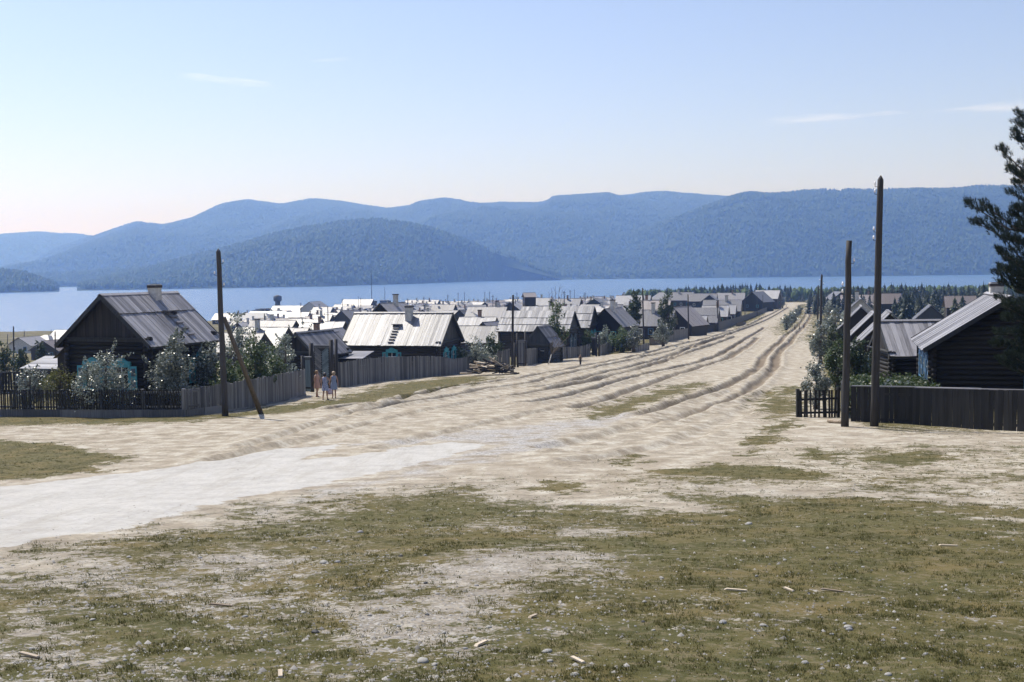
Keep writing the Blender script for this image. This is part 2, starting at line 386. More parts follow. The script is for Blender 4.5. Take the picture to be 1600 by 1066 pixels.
def masks(X, Y):
    w = fbm(X / 1.7, Y / 1.7, 51, 4) - .5; wf = fbm(X / .35, Y / .35, 57, 4) - .5
    g = np.zeros(X.shape)
    for P in GRASS:
        d = poly_sd(X, Y, P); sc = np.clip(Y / 60, .35, 2.0)
        g = np.maximum(g, sst(-.8, 1.3, d / sc + .3 + w * 2.4 + wf * 3.4))
    d = poly_sd(X, Y, FORE)
    cov = .78 + .20 * sst(-.02, .22, X / np.maximum(Y, 3)) + np.zeros(X.shape)
    for px, py, rx, ry, s in BARE:
        c = unp(px, py); ax = rx / FPX * c.y; a = unp(px, py - ry); b = unp(px, py + ry); ay = max(.2, (a.y - b.y) / 2)
        cov = cov - .85 * s * np.exp(-((X - c.x - (px - 800) / FPX * (Y - c.y)) / ax) ** 2 - ((Y - c.y) / ay) ** 2)
    n = .55 * fbm(X / .55, Y / .55, 61, 4) + .45 * fbm(X / 2.2, Y / 2.2, 67, 3)
    fz = sst(-1.2, 2.6, d + w * 5 + wf * 3)
    re_ = poly_sd(X, Y, SPARSE)
    g = np.maximum(g, np.clip(.42 + (n - .5) * 1.6, 0, 1) * sst(-1.5, 3.0, re_ + w * 5 + wf * 2))
    gf = np.clip(cov + (fbm(X / 5, Y / 5, 71, 2) - .5) * .5 + (n - .5) * 1.3, 0, 1) * fz
    g = np.maximum(g, gf)
    # yards and waste ground beyond the street
    le, re = ledge(Y), redge(Y)
    yard = np.maximum(sst(.0, 1.2, le - X - .4), sst(0, 1.5, X - re - .4)) * sst(44, 56, Y + np.where(X > 0, 8, 0))
    g = np.maximum(g, yard * np.clip(.35 + .9 * (fbm(X / 5, Y / 5, 77, 3)), 0, 1))
    tr = sst(-.12, .30, poly_sd(X, Y, TRACK) + w * .5 + wf * .5)
    gv = sst(-.4, .8, poly_sd(X, Y, GRAVEL) + w * 1.8 + wf * 1.5)
    g = np.maximum(g, .8 * sst(590, 640, Y)); g = g * (1 - tr)
    return g, tr, gv, fz * (1 - tr)

def ground_material():
    m, t, b = mat('earth')
    geo = N(t, 'ShaderNodeNewGeometry'); P = geo.outputs['Position']
    def attr(n): a = N(t, 'ShaderNodeAttribute'); a.attribute_name = n; return a.outputs['Fac']
    big, mid, fine, vf = noise(t, P, .22, 4), noise(t, P, 1.4, 5), noise(t, P, 9, 5, .65), noise(t, P, 55, 4, .7)
    sand = ramp(t, mid, [(.34, (.235, .20, .15)), (.50, (.345, .305, .238)), (.64, (.45, .415, .345))])
    sand = mixc(t, mth(t, 'MULTIPLY', sstn(t, big, .5, .68), .35), sand, (.31, .27, .215))
    sand = mixc(t, .38, sand, ramp(t, fine, [(.36, (.12, .11, .10)), (.5, (.5, .5, .5)), (.62, (.9, .88, .85))]), 'SOFT_LIGHT')
    mr = N(t, 'ShaderNodeMapping'); mr.inputs['Rotation'].default_value = (0, 0, R(15.5)); mr.inputs['Scale'].default_value = (1.5, .13, .5); lk(t, P, mr.inputs[0])
    stk = noise(t, mr.outputs[0], 1.0, 5, .62)
    sand = mixc(t, mth(t, 'MULTIPLY', sstn(t, stk, .50, .64), .4), sand, (.27, .225, .165))
    sand = mixc(t, mth(t, 'MULTIPLY', sstn(t, stk, .46, .34), .0), sand, (.6, .57, .5))
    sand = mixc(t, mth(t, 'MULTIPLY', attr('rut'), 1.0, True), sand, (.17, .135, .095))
    speck = sstn(t, vf, .56, .64)
    sand = mixc(t, mth(t, 'MULTIPLY', speck, .45), sand, (.17, .145, .115))
    trk = mixc(t, .35, mixc(t, sstn(t, mid, .35, .65), (.39, .375, .345), (.48, .465, .43)), ramp(t, fine, [(.36, (.31, .295, .265)), (.62, (.52, .505, .475))]))
    mt = N(t, 'ShaderNodeMapping'); mt.inputs['Rotation'].default_value = (0, 0, R(52)); mt.inputs['Scale'].default_value = (2.2, .22, .5); lk(t, P, mt.inputs[0])
    trk = mixc(t, mth(t, 'MULTIPLY', sstn(t, noise(t, mt.outputs[0], 1.0, 5, .65), .50, .64), .35), trk, (.31, .285, .24))
    trk = mixc(t, mth(t, 'MULTIPLY', sstn(t, vf, .58, .66), .35), trk, (.25, .24, .22))
    vor = N(t, 'ShaderNodeTexVoronoi'); vor.inputs['Scale'].default_value = 14; lk(t, P, vor.inputs['Vector'])
    grv = mixc(t, .5, ramp(t, fine, [(.3, (.20, .19, .175)), (.7, (.47, .45, .42))]), vor.outputs['Distance'], 'SOFT_LIGHT')
    g1 = ramp(t, mid, [(.36, (.062, .057, .018)), (.5, (.103, .088, .031)), (.64, (.148, .114, .046))])
    g1 = mixc(t, mth(t, 'MULTIPLY', sstn(t, big, .46, .58), .5), g1, (.075, .076, .027))
    g1 = mixc(t, mth(t, 'MULTIPLY', sstn(t, fine, .50, .60), .6), g1, (.19, .155, .095))
    g1 = mixc(t, mth(t, 'MULTIPLY', sstn(t, vf, .52, .60), .6), g1, (.045, .052, .02))
    vor2 = N(t, 'ShaderNodeTexVoronoi'); vor2.inputs['Scale'].default_value = 38; lk(t, P, vor2.inputs['Vector']); sp = N(t, 'ShaderNodeSeparateColor'); lk(t, vor2.outputs['Color'], sp.inputs[0])
    soil = ramp(t, noise(t, P, 3.1, 6, .7), [(.36, (.17, .145, .11)), (.5, (.26, .23, .185)), (.62, (.385, .35, .29))])
    soil = mixc(t, mth(t, 'MULTIPLY', sstn(t, mth(t, 'ADD', sp.outputs[0], mth(t, 'MULTIPLY', mth(t, 'SUBTRACT', mid, .5), 1.6)), .55, .75), .75), soil, ramp(t, sp.outputs[1], [(0, (.10, .095, .09)), (.5, (.27, .26, .24)), (1, (.50, .48, .45))]))
    sand = mixc(t, mth(t, 'MULTIPLY', attr('stony'), .85), sand, soil)
    c = mixc(t, mth(t, 'MULTIPLY', sstn(t, mth(t, 'ADD', attr('track'), mth(t, 'MULTIPLY', mth(t, 'SUBTRACT', mid, .5), 1.6)), .3, .7), 1.0), sand, trk)
    c = mixc(t, mth(t, 'MULTIPLY', attr('gravel'), sstn(t, mid, .3, .55)), c, grv)
    gn = mth(t, 'ADD', mth(t, 'MULTIPLY', noise(t, P, 4.2, 6, .68), .55), mth(t, 'MULTIPLY', noise(t, P, 17, 5, .7), .45))
    gm = mth(t, 'ADD', attr('grass'), mth(t, 'MULTIPLY', mth(t, 'SUBTRACT', gn, .5), 4.0))
    gm = sstn(t, gm, .40, .62)
    c = mixc(t, gm, c, g1)
    lk(t, c, b.inputs['Base Color']); b.inputs['Roughness'].default_value = .95; b.inputs['Specular IOR Level'].default_value = .15
    h = mth(t, 'ADD', mth(t, 'MULTIPLY', fine, .6), mth(t, 'MULTIPLY', vf, .35)); h = mth(t, 'ADD', h, mth(t, 'MULTIPLY', mid, .3))
    bump(t, b, h, .75, .06); return m
def sstn(t, v, a, b_):
    n = N(t, 'ShaderNodeMapRange', interpolation_type='SMOOTHSTEP'); lk(t, v, n.inputs[0]); n.inputs[1].default_value = a; n.inputs[2].default_value = b_; return n.outputs[0]
M['earth'] = ground_material()

def build_ground():
    ys = list(np.arange(-16, 4, .6)); y = 4.0
    while y < 1180: ys.append(y); y *= 1.0088
    ys = np.array(ys); nA, nB, nC = 110, 250, 90
    ua = np.linspace(0, 1, nA, endpoint=False) ** .6; ub = np.linspace(0, 1, nB, endpoint=False); uc = np.linspace(0, 1, nC) ** 1.7
    k = sst(38, 62, ys)
    lo = -(.5 * np.abs(ys) + 3) * (1 - k) + (ledge(ys) - .6) * k; hi = (.5 * np.abs(ys) + 3) * (1 - k) + (redge(ys) + 1.5) * k
    outL = -(20 + .85 * np.abs(ys)); outR = np.maximum(20 + .85 * np.abs(ys), hi + 20)
    X = np.concatenate([outL[:, None] + (lo - outL)[:, None] * ua, lo[:, None] + (hi - lo)[:, None] * ub, hi[:, None] + (outR - hi)[:, None] * uc], 1)
    Y = np.repeat(ys[:, None], X.shape[1], 1)
    Z = ground(X, Y) + relief(X, Y)
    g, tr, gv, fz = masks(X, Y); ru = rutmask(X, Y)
    nr, nc = X.shape; V = np.stack([X, Y, Z], -1).reshape(-1, 3)
    idx = np.arange(nr * nc).reshape(nr, nc)
    F = np.stack([idx[:-1, :-1], idx[:-1, 1:], idx[1:, 1:], idx[1:, :-1]], -1)
    jc = np.arange(nc - 1)[None, :].repeat(nr - 1, 0); yr = ys[:-1][:, None].repeat(nc - 1, 1)
    road = (jc >= nA) & (jc < nA + nB) & (yr > 52) & (yr < 640)
    trk = (tr[:-1, :-1] > .5) & ~road
    # shared smooth normals, so that the three sheets meet without a seam
    e1 = np.gradient(np.stack([X, Y, Z], -1), axis=1); e0 = np.gradient(np.stack([X, Y, Z], -1), axis=0)
    Nn = np.cross(e1, e0).reshape(-1, 3); Nn /= np.linalg.norm(Nn, axis=1)[:, None]
    for name, sel in (('ground', ~road & ~trk), ('dirt_street', road), ('pale_track', trk)):
        f = F[sel]; used, inv = np.unique(f, return_inverse=True); f = inv.reshape(f.shape)
        me = fast_mesh(name, V[used], f, 'earth', True)
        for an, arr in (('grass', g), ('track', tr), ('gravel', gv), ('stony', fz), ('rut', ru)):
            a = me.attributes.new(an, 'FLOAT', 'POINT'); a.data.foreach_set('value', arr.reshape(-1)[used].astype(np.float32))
        me.normals_split_custom_set_from_vertices(Nn[used].tolist())
        o = ob(name, me); o['kind'] = 'structure'
        o['label'] = {'ground': 'sloping stony ground with worn turf and bare soil', 'dirt_street': 'wide sandy street with deep wheel ruts', 'pale_track': 'smooth pale gravel track crossing the foreground'}[name]
build_ground()

# ------------------------------------------------------------------ lake
def build_lake():
    m, t, b = mat('lake_water'); geo = N(t, 'ShaderNodeNewGeometry')
    mp = N(t, 'ShaderNodeMapping'); mp.inputs['Scale'].default_value = (.35, .8, 1); lk(t, geo.outputs['Position'], mp.inputs[0])
    n1 = noise(t, mp.outputs[0], .45, 4, .6); n2 = noise(t, geo.outputs['Position'], .006, 3)
    b.inputs['Base Color'].default_value = (.035, .085, .20, 1); b.inputs['Roughness'].default_value = .22; b.inputs['IOR'].default_value = 1.33
    lk(t, mixc(t, n2, (.055, .12, .25), (.075, .15, .29)), b.inputs['Base Color'])
    bump(t, b, n1, 1.0, 1.6)
    M['lake_water'] = m
    xs = np.linspace(-6500, 6500, 40); ys = np.linspace(330, 7800, 40); X, Y = np.meshgrid(xs, ys)
    V = np.stack([X, Y, X * 0], -1).reshape(-1, 3); i = np.arange(1600).reshape(40, 40)
    F = np.stack([i[:-1, :-1], i[:-1, 1:], i[1:, 1:], i[1:, :-1]], -1).reshape(-1, 4)
    o = ob('lake_water', fast_mesh('lake_water', V, F, m)); tag(o, 'wide blue lake below the wooded hills', None, None, 'structure')
build_lake()

# ------------------------------------------------------------------ hills across the lake
def hill_material():
    m, t, b = mat('hill_soil'); geo = N(t, 'ShaderNodeNewGeometry'); n = noise(t, geo.outputs['Position'], .012, 6, .65)
    lk(t, ramp(t, n, [(.35, (.022, .036, .022)), (.62, (.045, .062, .034)), (.74, (.06, .075, .045))]), b.inputs['Base Color']); b.inputs['Roughness'].default_value = 1; b.inputs['Specular IOR Level'].default_value = 0
    return m
M['hill_soil'] = hill_material()
def hill_sheet(name, label, ridge, shore, D0, D1, seed, ncol=220, nrow=56, prof=1.0):
    """ridge: photo pixels of the crest; shore: photo rows of the water's edge; crest stands at D1"""
    rx = np.array([p[0] for p in ridge], float); ry = np.array([p[1] for p in ridge], float)
    px = np.linspace(rx[0], rx[-1], ncol); py = np.interp(px, rx, ry)
    k = np.ones(3) / 3; py = np.convolve(np.pad(py, 1, mode='edge'), k, 'valid')
    tt = np.concatenate([np.linspace(0, 1, nrow), np.linspace(1.05, 1.5, 10)])
    V = np.zeros((len(tt), ncol, 3))
    d0 = np.interp(px, [s[0] for s in shore], [s[1] for s in shore]) if shore else np.full(ncol, D0)
    for j in range(ncol):
        d = pix_vec(px[j], py[j]); sx = d.x / d.y
        zr = CAMZ + d.z / d.y * D1
        Y = d0[j] + (D1 - d0[j]) * tt
        ax = sx * Y
        z = np.where(tt <= 1, zr * np.sin(np.clip(tt, 0, 1) * math.pi / 2) ** prof, zr * (1 - .9 * (tt - 1) ** 1.2))
        V[:, j, 0] = ax; V[:, j, 1] = Y; V[:, j, 2] = z
    X, Y = V[..., 0], V[..., 1]; t2 = tt[:, None]
    env = np.clip(t2 * 4, 0, 1) * np.clip((1.02 - t2) * 3.5, 0, 1) * np.clip(V[..., 2] / 60, 0, 1)
    spur = np.minimum(fbm(X / 330, Y / 700, seed, 5) - .62, .02) * 1.3
    V[..., 2] += spur * 130 * env * np.clip(V[..., 2].max() / 220, .2, 1.3)
    V[..., 2] -= 1.5 * (t2 == 0)
    nr, nc = X.shape; i = np.arange(nr * nc).reshape(nr, nc)
    F = np.stack([i[:-1, :-1], i[:-1, 1:], i[1:, 1:], i[1:, :-1]], -1).reshape(-1, 4)
    me = fast_mesh(name, V.reshape(-1, 3), F, 'hill_soil', True); o = ob(name, me); tag(o, label, None, None, 'structure')
    return V
H = []
H.append((hill_sheet('far_hills', 'palest blue hills at the far left of the lake', [(-500, 372), (-200, 362), (0, 370), (60, 366), (150, 371), (230, 372), (330, 380), (420, 395)], [(-500, 5400), (420, 5400)], 5400, 7100, 1, 120, 30), .0042))
H.append((hill_sheet('back_ridge', 'long hazy blue ridge behind the lake', [(-420, 440), (-120, 436), (0, 417), (60, 404), (110, 388), (150, 375), (185, 364), (215, 354), (255, 360), (300, 350), (345, 329), (385, 322), (440, 325), (470, 318), (500, 315), (555, 321), (605, 328), (650, 322), (690, 318), (760, 320), (850, 318), (930, 312), (1010, 306), (1060, 305), (1110, 309), (1160, 311), (1250, 318), (1340, 330)], [(-420, 2900), (0, 2500), (200, 2700), (500, 3300), (700, 3000), (860, 3000), (1000, 3400), (1340, 4200)], 3000, 6100, 2, 300, 60, 1.1), .0105))
H.append((hill_sheet('middle_hill', 'rounded wooded hill in front of the hazy ridge', [(120, 447), (220, 425), (330, 396), (430, 367), (480, 357), (520, 351), (560, 346), (590, 345), (640, 352), (700, 369), (760, 391), (800, 405), (840, 421), (875, 433)], [(120, 1850), (300, 1950), (500, 2050), (640, 2350), (760, 2850), (875, 3100)], 2200, 2900, 3, 220, 50), .016))
H.append((hill_sheet('right_hill', 'dark wooded hill filling the right of the far shore', [(780, 434), (830, 420), (870, 402), (950, 376), (1050, 343), (1110, 322), (1160, 308), (1200, 303), (1290, 297), (1400, 298), (1480, 297), (1530, 291), (1600, 292), (1750, 280), (2000, 285), (2300, 300)], [(780, 3000), (1000, 3000), (1600, 2950), (2300, 2800)], 3100, 4000, 4, 300, 60, .9), .014))
H.append((hill_sheet('low_headland', 'low dark headland at the left edge of the far shore', [(-500, 415), (-200, 420), (0, 428), (40, 433), (80, 447), (100, 457)], [(-500, 1500), (100, 1780)], 1700, 2000, 5, 90, 24), .02))

# trees of the far woods: cone-shaped instances on the hill sides (too many to count)
def far_tree(name, seed, m='forest'):
    r = random.Random(seed); b = MB(); n = 7
    for z0, z1, rr in ((.10, .55, .24), (.36, .80, .18), (.62, 1.06, .11)):
        base = [(rr * (1 + r.uniform(-.25, .25)) * math.cos(2 * math.pi * k / n + seed), rr * (1 + r.uniform(-.25, .25)) * math.sin(2 * math.pi * k / n + seed), z0 + r.uniform(-.05, .05)) for k in range(n)]
        o = len(b.v); b.v += base + [(r.uniform(-.02, .02), r.uniform(-.02, .02), z1)]; b.f += [(o + k, o + (k + 1) % n, o + n) for k in range(n)]
    o = bpy.data.objects.new(name, b.mesh(name, m)); return o
def round_tree(name, seed, m='forest'):
    r = random.Random(seed); b = MB(); n = 7; rings = [(.12, .1), (.3, .27), (.55, .32), (.8, .22), (.97, .05)]; v = []
    for z, rr in rings: v += [(rr * (1 + r.uniform(-.3, .3)) * math.cos(2 * math.pi * k / n), rr * (1 + r.uniform(-.3, .3)) * math.sin(2 * math.pi * k / n), z + r.uniform(-.06, .06)) for k in range(n)]
    f = [(i * n + k, i * n + (k + 1) % n, (i + 1) * n + (k + 1) % n, (i + 1) * n + k) for i in range(4) for k in range(n)] + [tuple(range(4 * n, 5 * n))]
    b.add(v, f); return bpy.data.objects.new(name, b.mesh(name, m))
src = bpy.data.collections.new('far_tree_shapes')
for k in range(4): src.objects.link(far_tree('far_tree_shape', k) if k < 2 else round_tree('far_tree_shape', k))
def scatter_group(coll):
    g = bpy.data.node_groups.new('scatter_trees', 'GeometryNodeTree')
    g.interface.new_socket('Geometry', in_out='INPUT', socket_type='NodeSocketGeometry'); g.interface.new_socket('Geometry', in_out='OUTPUT', socket_type='NodeSocketGeometry')
    gi, go = N(g, 'NodeGroupInput'), N(g, 'NodeGroupOutput')
    ci = N(g, 'GeometryNodeCollectionInfo'); ci.inputs['Collection'].default_value = coll; ci.inputs['Separate Children'].default_value = True; ci.inputs['Reset Children'].default_value = True
    ip = N(g, 'GeometryNodeInstanceOnPoints'); ip.inputs['Pick Instance'].default_value = True
    na = N(g, 'GeometryNodeInputNamedAttribute', data_type='FLOAT'); na.inputs[0].default_value = 'tree_size'
    rv = N(g, 'FunctionNodeRandomValue', data_type='FLOAT_VECTOR'); rv.inputs[1].default_value = (.08, .08, 6.28); rv.inputs[0].default_value = (-.08, -.08, 0)
    g.links.new(gi.outputs[0], ip.inputs['Points']); g.links.new(ci.outputs[0], ip.inputs['Instance']); g.links.new(na.outputs[0], ip.inputs['Scale']); g.links.new(rv.outputs[0], ip.inputs['Rotation'])
    g.links.new(ip.outputs[0], go.inputs[0]); return g
SG = scatter_group(src)
def scatter_forest(name, label, pts, size):
    me = bpy.data.meshes.new(name); me.vertices.add(len(pts)); me.vertices.foreach_set('co', np.ascontiguousarray(pts, dtype=np.float32).ravel())
    a = me.attributes.new('tree_size', 'FLOAT', 'POINT'); a.data.foreach_set('value', size.astype(np.float32)); me.update()
    o = ob(name, me); md = o.modifiers.new('trees', 'NODES'); md.node_group = SG; tag(o, label, 'woodland', None, 'stuff'); return o
def hill_points(V, dens):
    A, B, C, D = V[:-1, :-1], V[:-1, 1:], V[1:, 1:], V[1:, :-1]
    keep = np.arange(V.shape[0] - 1) < V.shape[0] - 7
    A, B, C, D = (q[keep].reshape(-1, 3) for q in (A, B, C, D))
    area = .5 * np.linalg.norm(np.cross((C - A)[:, :2], (D - B)[:, :2])[:, None], axis=1)
    n = NR.poisson(area * dens); i = np.repeat(np.arange(len(n)), n); u, v = NR.random(len(i))[:, None], NR.random(len(i))[:, None]
    P = (A[i] * (1 - u) + B[i] * u) * (1 - v) + (D[i] * (1 - u) + C[i] * u) * v
    gap = fbm(P[:, 0] / 70, P[:, 1] / 70, 91, 4); P = P[(gap < .70) & (P[:, 2] > .8)]
    P[:, 2] -= .8; return P
for (V, dens), nm, lab in zip(H, ('far_woodland', 'ridge_woodland', 'middle_woodland', 'right_woodland', 'headland_woodland'),
        ('faint woodland on the palest far hills', 'hazy blue woodland covering the long back ridge', 'woodland covering the rounded middle hill', 'dark dense woodland covering the right hill', 'dark trees on the low left headland')):
    P = hill_points(V, dens); s = 8.5 + 5.5 * NR.random(len(P)) + (3 if dens < .012 else 0)
    scatter_forest(nm, lab, P, s)

# ------------------------------------------------------------------ haze
def build_haze():
    b = MB().box((0, 3600, 230), (15000, 9400, 480)); m = bpy.data.materials.new('haze'); m.use_nodes = True; t = m.node_tree
    t.nodes.remove(t.nodes['Principled BSDF']); pv = N(t, 'ShaderNodeVolumePrincipled'); lk(t, pv.outputs[0], t.nodes['Material Output'].inputs['Volume'])
    pv.inputs['Color'].default_value = (.31, .51, 1.0, 1); pv.inputs['Absorption Color'].default_value = (1, 1, 1, 1); pv.inputs['Density'].default_value = .00026; pv.inputs['Anisotropy'].default_value = .72
    o = b.build('haze', m); tag(o, 'pale blue summer haze over the lake and hills', 'haze', None, 'stuff')
build_haze()

# ------------------------------------------------------------------ utility poles
def pole(px, yb, pxt, yt, label, rad=.12, pointed=True, insul=((.06, 1), (.13, -1), (.2, 1)), brace=None, group='wooden utility poles along the street', base=None, m='pole'):
    rad *= .87; p = base or unp(px, yb); p.z = float(hfull(p.x, p.y)[0]) - .08
    top = at(pxt, yt, p.y); h = top.z - p.z; tilt = Vector((top.x - p.x, 0, h))
    e = empty('utility_pole', p, 0, label, 'utility pole', group)
    n = 9; pts = [tilt * (k / n) + Vector((random.uniform(-.012, .012), random.uniform(-.012, .012), 0)) * (k > 0) for k in range(n + 1)]
    rr = [rad * (1.12 - .35 * k / n) for k in range(n + 1)]
    if pointed: pts.append(tilt * 1.0 + Vector((0, 0, .16))); rr.append(.02); 
    MB().tube(pts, rr, 10).build('shaft', m, e, True)
    for f, s in insul:
        c = tilt * (1 - f); r0 = rad * .85
        i = MB().tube([c + Vector((s * (r0 + .09), -.02, .0)), c + Vector((s * (r0 + .09), -.02, .05)), c + Vector((s * (r0 + .09), -.02, .13))], [.034, .04, .022], 8).build('insulator', 'porcelain', e, True)
        MB().tube([c + Vector((s * r0 * .6, -.02, -.08)), c + Vector((s * (r0 + .09), -.02, -.07)), c + Vector((s * (r0 + .09), -.02, .01))], .012, 5).build('hook', 'soot', e)
    if brace:
        bp = unp(*brace[0]); bp.z = float(hfull(bp.x, bp.y)[0]) - .12; c = at(brace[1][0], brace[1][1], p.y)
        MB().tube([bp - p + (bp - c).normalized() * .35, (bp + c) / 2 - p + Vector((0, 0, .02)), c - p], [.13, .115, .095], 10).build('brace', 'pole_tan', e, True)
    return e
pole(352, 651, 341, 394, 'tall wooden pole with a slanting brace log beside the left board fence', .16, True, brace=((409, 646), (350, 496)))
pole(800.5, 577, 801.5, 461, 'wooden pole beside the firewood heap and the narrow gate', .15, False, ((.05, 1), (.1, -1)))
pole(1320, 668, 1326.5, 376, 'shorter squat-topped pole of the pair at the right fence corner', .155, False, ((.11, 1), (.235, -1), (.275, -1)))
pole(1366, 667, 1376, 281, 'tallest pole of the pair at the right fence, with pointed top', .165, True, ((.02, -1), (.05, -1), (.2, -1), (.235, -1)))
pole(1281, 568, 1284, 431, 'dark pole beside the silvery bush on the right of the street', .15, True, ((.05, -1), (.09, 1)))
pole(1277, 545, 1278.5, 446, 'thin pole seen just behind the dark pole right of the street', .12, False, ((.05, 1),))
pole(1006, 541, 1004, 450, 'street pole between the two dark leafy trees on the left', .13, False, ((.05, 1),))
pole(1076, 531, 1075, 460, 'street pole in front of the dark-gabled house beyond the leafy trees', .13, False, ((.05, 1),))
pole(1121.5, 518, 1121, 469, 'street pole before the cluster of white roofs by the bend', .13, False, ((.05, -1),))
for x, yb, yt, lab in ((1183, 494, 462, 'thin far pole below the white gabled house near the street end'), (1192, 488, 461, 'thin far pole beside the big white gabled house at the street end'), (1199, 483, 462, 'farthest thin pole by the wood at the street end'),
                       (1164, 497, 468, 'thin pole by the far garden fence on the left of the street')):
    pole(x, yb, x, yt, lab, .12, False, ())
for x, Y, yt, lab in ((21, 150, 510, 'pole at the far left edge standing over dark garden trees'), (86, 160, 518, 'dark pole showing beside the left eave of the shuttered log house'), (12, 300, 522, 'thin pole on the shore meadow at the left edge'), (38, 310, 516, 'thin pole on the shore meadow left of the dark garden trees'),
                      (80, 330, 514, 'thin pole on the shore meadow near the log house eave')):
    q = at(x, 560, Y); b = Vector((q.x, Y, gz(q.x, Y))); pole(x, 0, x, yt, lab, .12, False, (), base=b)

# ------------------------------------------------------------------ fences
def board_mesh(w, h, th, m, kind, seed):
    k = ('board', round(w, 2), round(h, 2), th, m, kind, seed)
    if k in _cache: return _cache[k]
    r = random.Random(seed); a = w / 2; b = MB()
    if kind == 'point': top = [(-a, h - w * .8), (0, h), (a, h - w * .8)]
    elif kind == 'rag': top = [(-a, h + r.uniform(-.03, .02)), (a * r.uniform(-.4, .4), h + r.uniform(-.02, .025)), (a, h + r.uniform(-.03, .02))]
    else: top = [(-a, h), (0, h + .005), (a, h)]
    s = r.uniform(-.012, .012)
    poly = [(-a + s, 0), (a + s, 0)] + top[::-1]
    b.prism(poly, -th / 2, th / 2); _cache[k] = b.mesh('board', m); return _cache[k]
def fence(name, label, line, heights, m, bw=.17, gap=.012, kind='rag', th=.025, post_step=2.6, rails=(.3, .75), plinth=0.0, cap=False, joined=False, cat='fence', postm=None, post_h=0.0, side=1, lean=.025, max_boards=300, group=None):
    """line: list of world points; heights at those points; boards on the camera side"""
    P = [Vector((p[0], p[1], 0)) for p in line]; L = [0.0]
    for a, b in zip(P, P[1:]): L.append(L[-1] + (b - a).length)
    def pt(s):
        x = float(np.interp(s, L, [p.x for p in P])); y = float(np.interp(s, L, [p.y for p in P])); return Vector((x, y, hz(x, y) - .03))
    def dr(s):
        a, b = pt(max(0, s - .3)), pt(min(L[-1], s + .3)); return math.atan2(b.y - a.y, b.x - a.x)
    hh = lambda s: float(np.interp(s, L, heights))
    o = pt(0); e = empty(name, o, 0, label, cat, group); s = bw / 2; i = 0; jb = MB()
    r = random.Random(int(abs(o.x * 100)) + 3)
    while s < L[-1] - bw * .3:
        p, a, h = pt(s), dr(s), hh(s); w = max(.02, round(bw * r.uniform(.85, 1.12) / .02) * .02) if bw > .1 else bw * r.uniform(.85, 1.12); nrm = Vector((math.sin(a), -math.cos(a), 0)) * side
        h2 = h - plinth + r.uniform(-.03, .03) * (kind != 'flat')
        q = p - o + nrm * (.05 + r.uniform(0, .008)) + Vector((0, 0, plinth))
        if joined or i >= max_boards:
            Mx = Matrix.Rotation(a, 3, 'Z') @ Matrix.Rotation(r.uniform(-lean, lean), 3, 'Y'); hw = w / 2
            v = [q + Mx @ Vector((xx, yy, zz)) for yy in (-th / 2, th / 2) for xx, zz in ((-hw, 0), (hw, 0), (hw, h2), (-hw, h2 + r.uniform(-.03, .03)))]
            jb.add(v, [(3, 2, 1, 0), (4, 5, 6, 7), (0, 1, 5, 4), (1, 2, 6, 5), (2, 3, 7, 6), (3, 0, 4, 7)])
        else:
            hq = round(h2 / .06) * .06
            ob('picket' if bw < .1 else 'board', board_mesh(round(w / .02) * .02, hq, th, m, kind, i % 5), e, q, (r.uniform(-.01, .01), r.uniform(-lean, lean), a))
        s += w + gap * r.uniform(.2, 1.9); i += 1
    if jb.v: tag(jb.build('boarding', m, e), None, None, None, 'stuff')
    n = max(1, round(L[-1] / post_step)); pm = postm or m
    for k in range(n + 1):
        s = L[-1] * k / n; p, a = pt(s), dr(s); nrm = Vector((math.sin(a), -math.cos(a), 0)) * side
        ob('post', box_mesh((.13, .13, hh(s) + .25 + post_h), pm), e, p - o - nrm * .05 + Vector((0, 0, (hh(s) + post_h) / 2 - .1)), (0, 0, a))
        if k < n:
            s2 = L[-1] * (k + 1) / n; p2 = pt(s2); d = p2 - p
            for f in rails:
                a0 = p + Vector((0, 0, plinth + (hh(s) - plinth) * f)); b0 = p2 + Vector((0, 0, plinth + (hh(s2) - plinth) * f)); mid = (a0 + b0) / 2 - o; dd = b0 - a0
                ob('rail', box_mesh((round(dd.length * 5) / 5, .05, .09), pm), e, mid - nrm * -.0, (0, -math.atan2(dd.z, math.hypot(dd.x, dd.y)), math.atan2(dd.y, dd.x)))
            if plinth > .05:
                mid = (p + p2) / 2 - o + nrm * .05; ob('plinth_board', box_mesh((round(d.length * 5) / 5, .05, plinth - .01), pm), e, mid + Vector((0, 0, plinth / 2)), (0, -math.atan2(d.z, math.hypot(d.x, d.y)), math.atan2(d.y, d.x)))
            if cap:
                mid = (p + p2) / 2 - o + Vector((0, 0, (hh(s) + hh(s2)) / 2 + .03)); ob('cap_board', box_mesh((round(d.length * 5) / 5, .15, .045), 'roof_grey'), e, mid, (0, -math.atan2(d.z, math.hypot(d.x, d.y)), math.atan2(d.y, d.x)))
    return e
def fl(pts): 
    """[(px, base row, top row)...] -> world line, heights"""
    W = [unp(x, yb) for x, yb, yt in pts]; return W, [hgt(w, x, yt) for w, (x, yb, yt) in zip(W, pts)]
W_, h_ = fl([(-130, 650, 609), (0, 651, 608), (140, 652, 608), (288, 652, 607)])
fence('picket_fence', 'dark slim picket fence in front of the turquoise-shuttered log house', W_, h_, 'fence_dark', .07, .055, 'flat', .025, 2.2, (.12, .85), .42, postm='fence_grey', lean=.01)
W_, h_ = fl([(289, 652, 607), (300, 650, 606), (350, 644, 598)])
fence('picket_fence', 'grey picket section turning the corner behind the braced pole', W_, h_, 'fence_grey', .075, .04, 'flat', .025, 2.2, (.15, .85), .4, lean=.01)
W_, h_ = fl([(351, 644, 598), (400, 637, 590), (440, 628, 583), (477, 618, 576)])
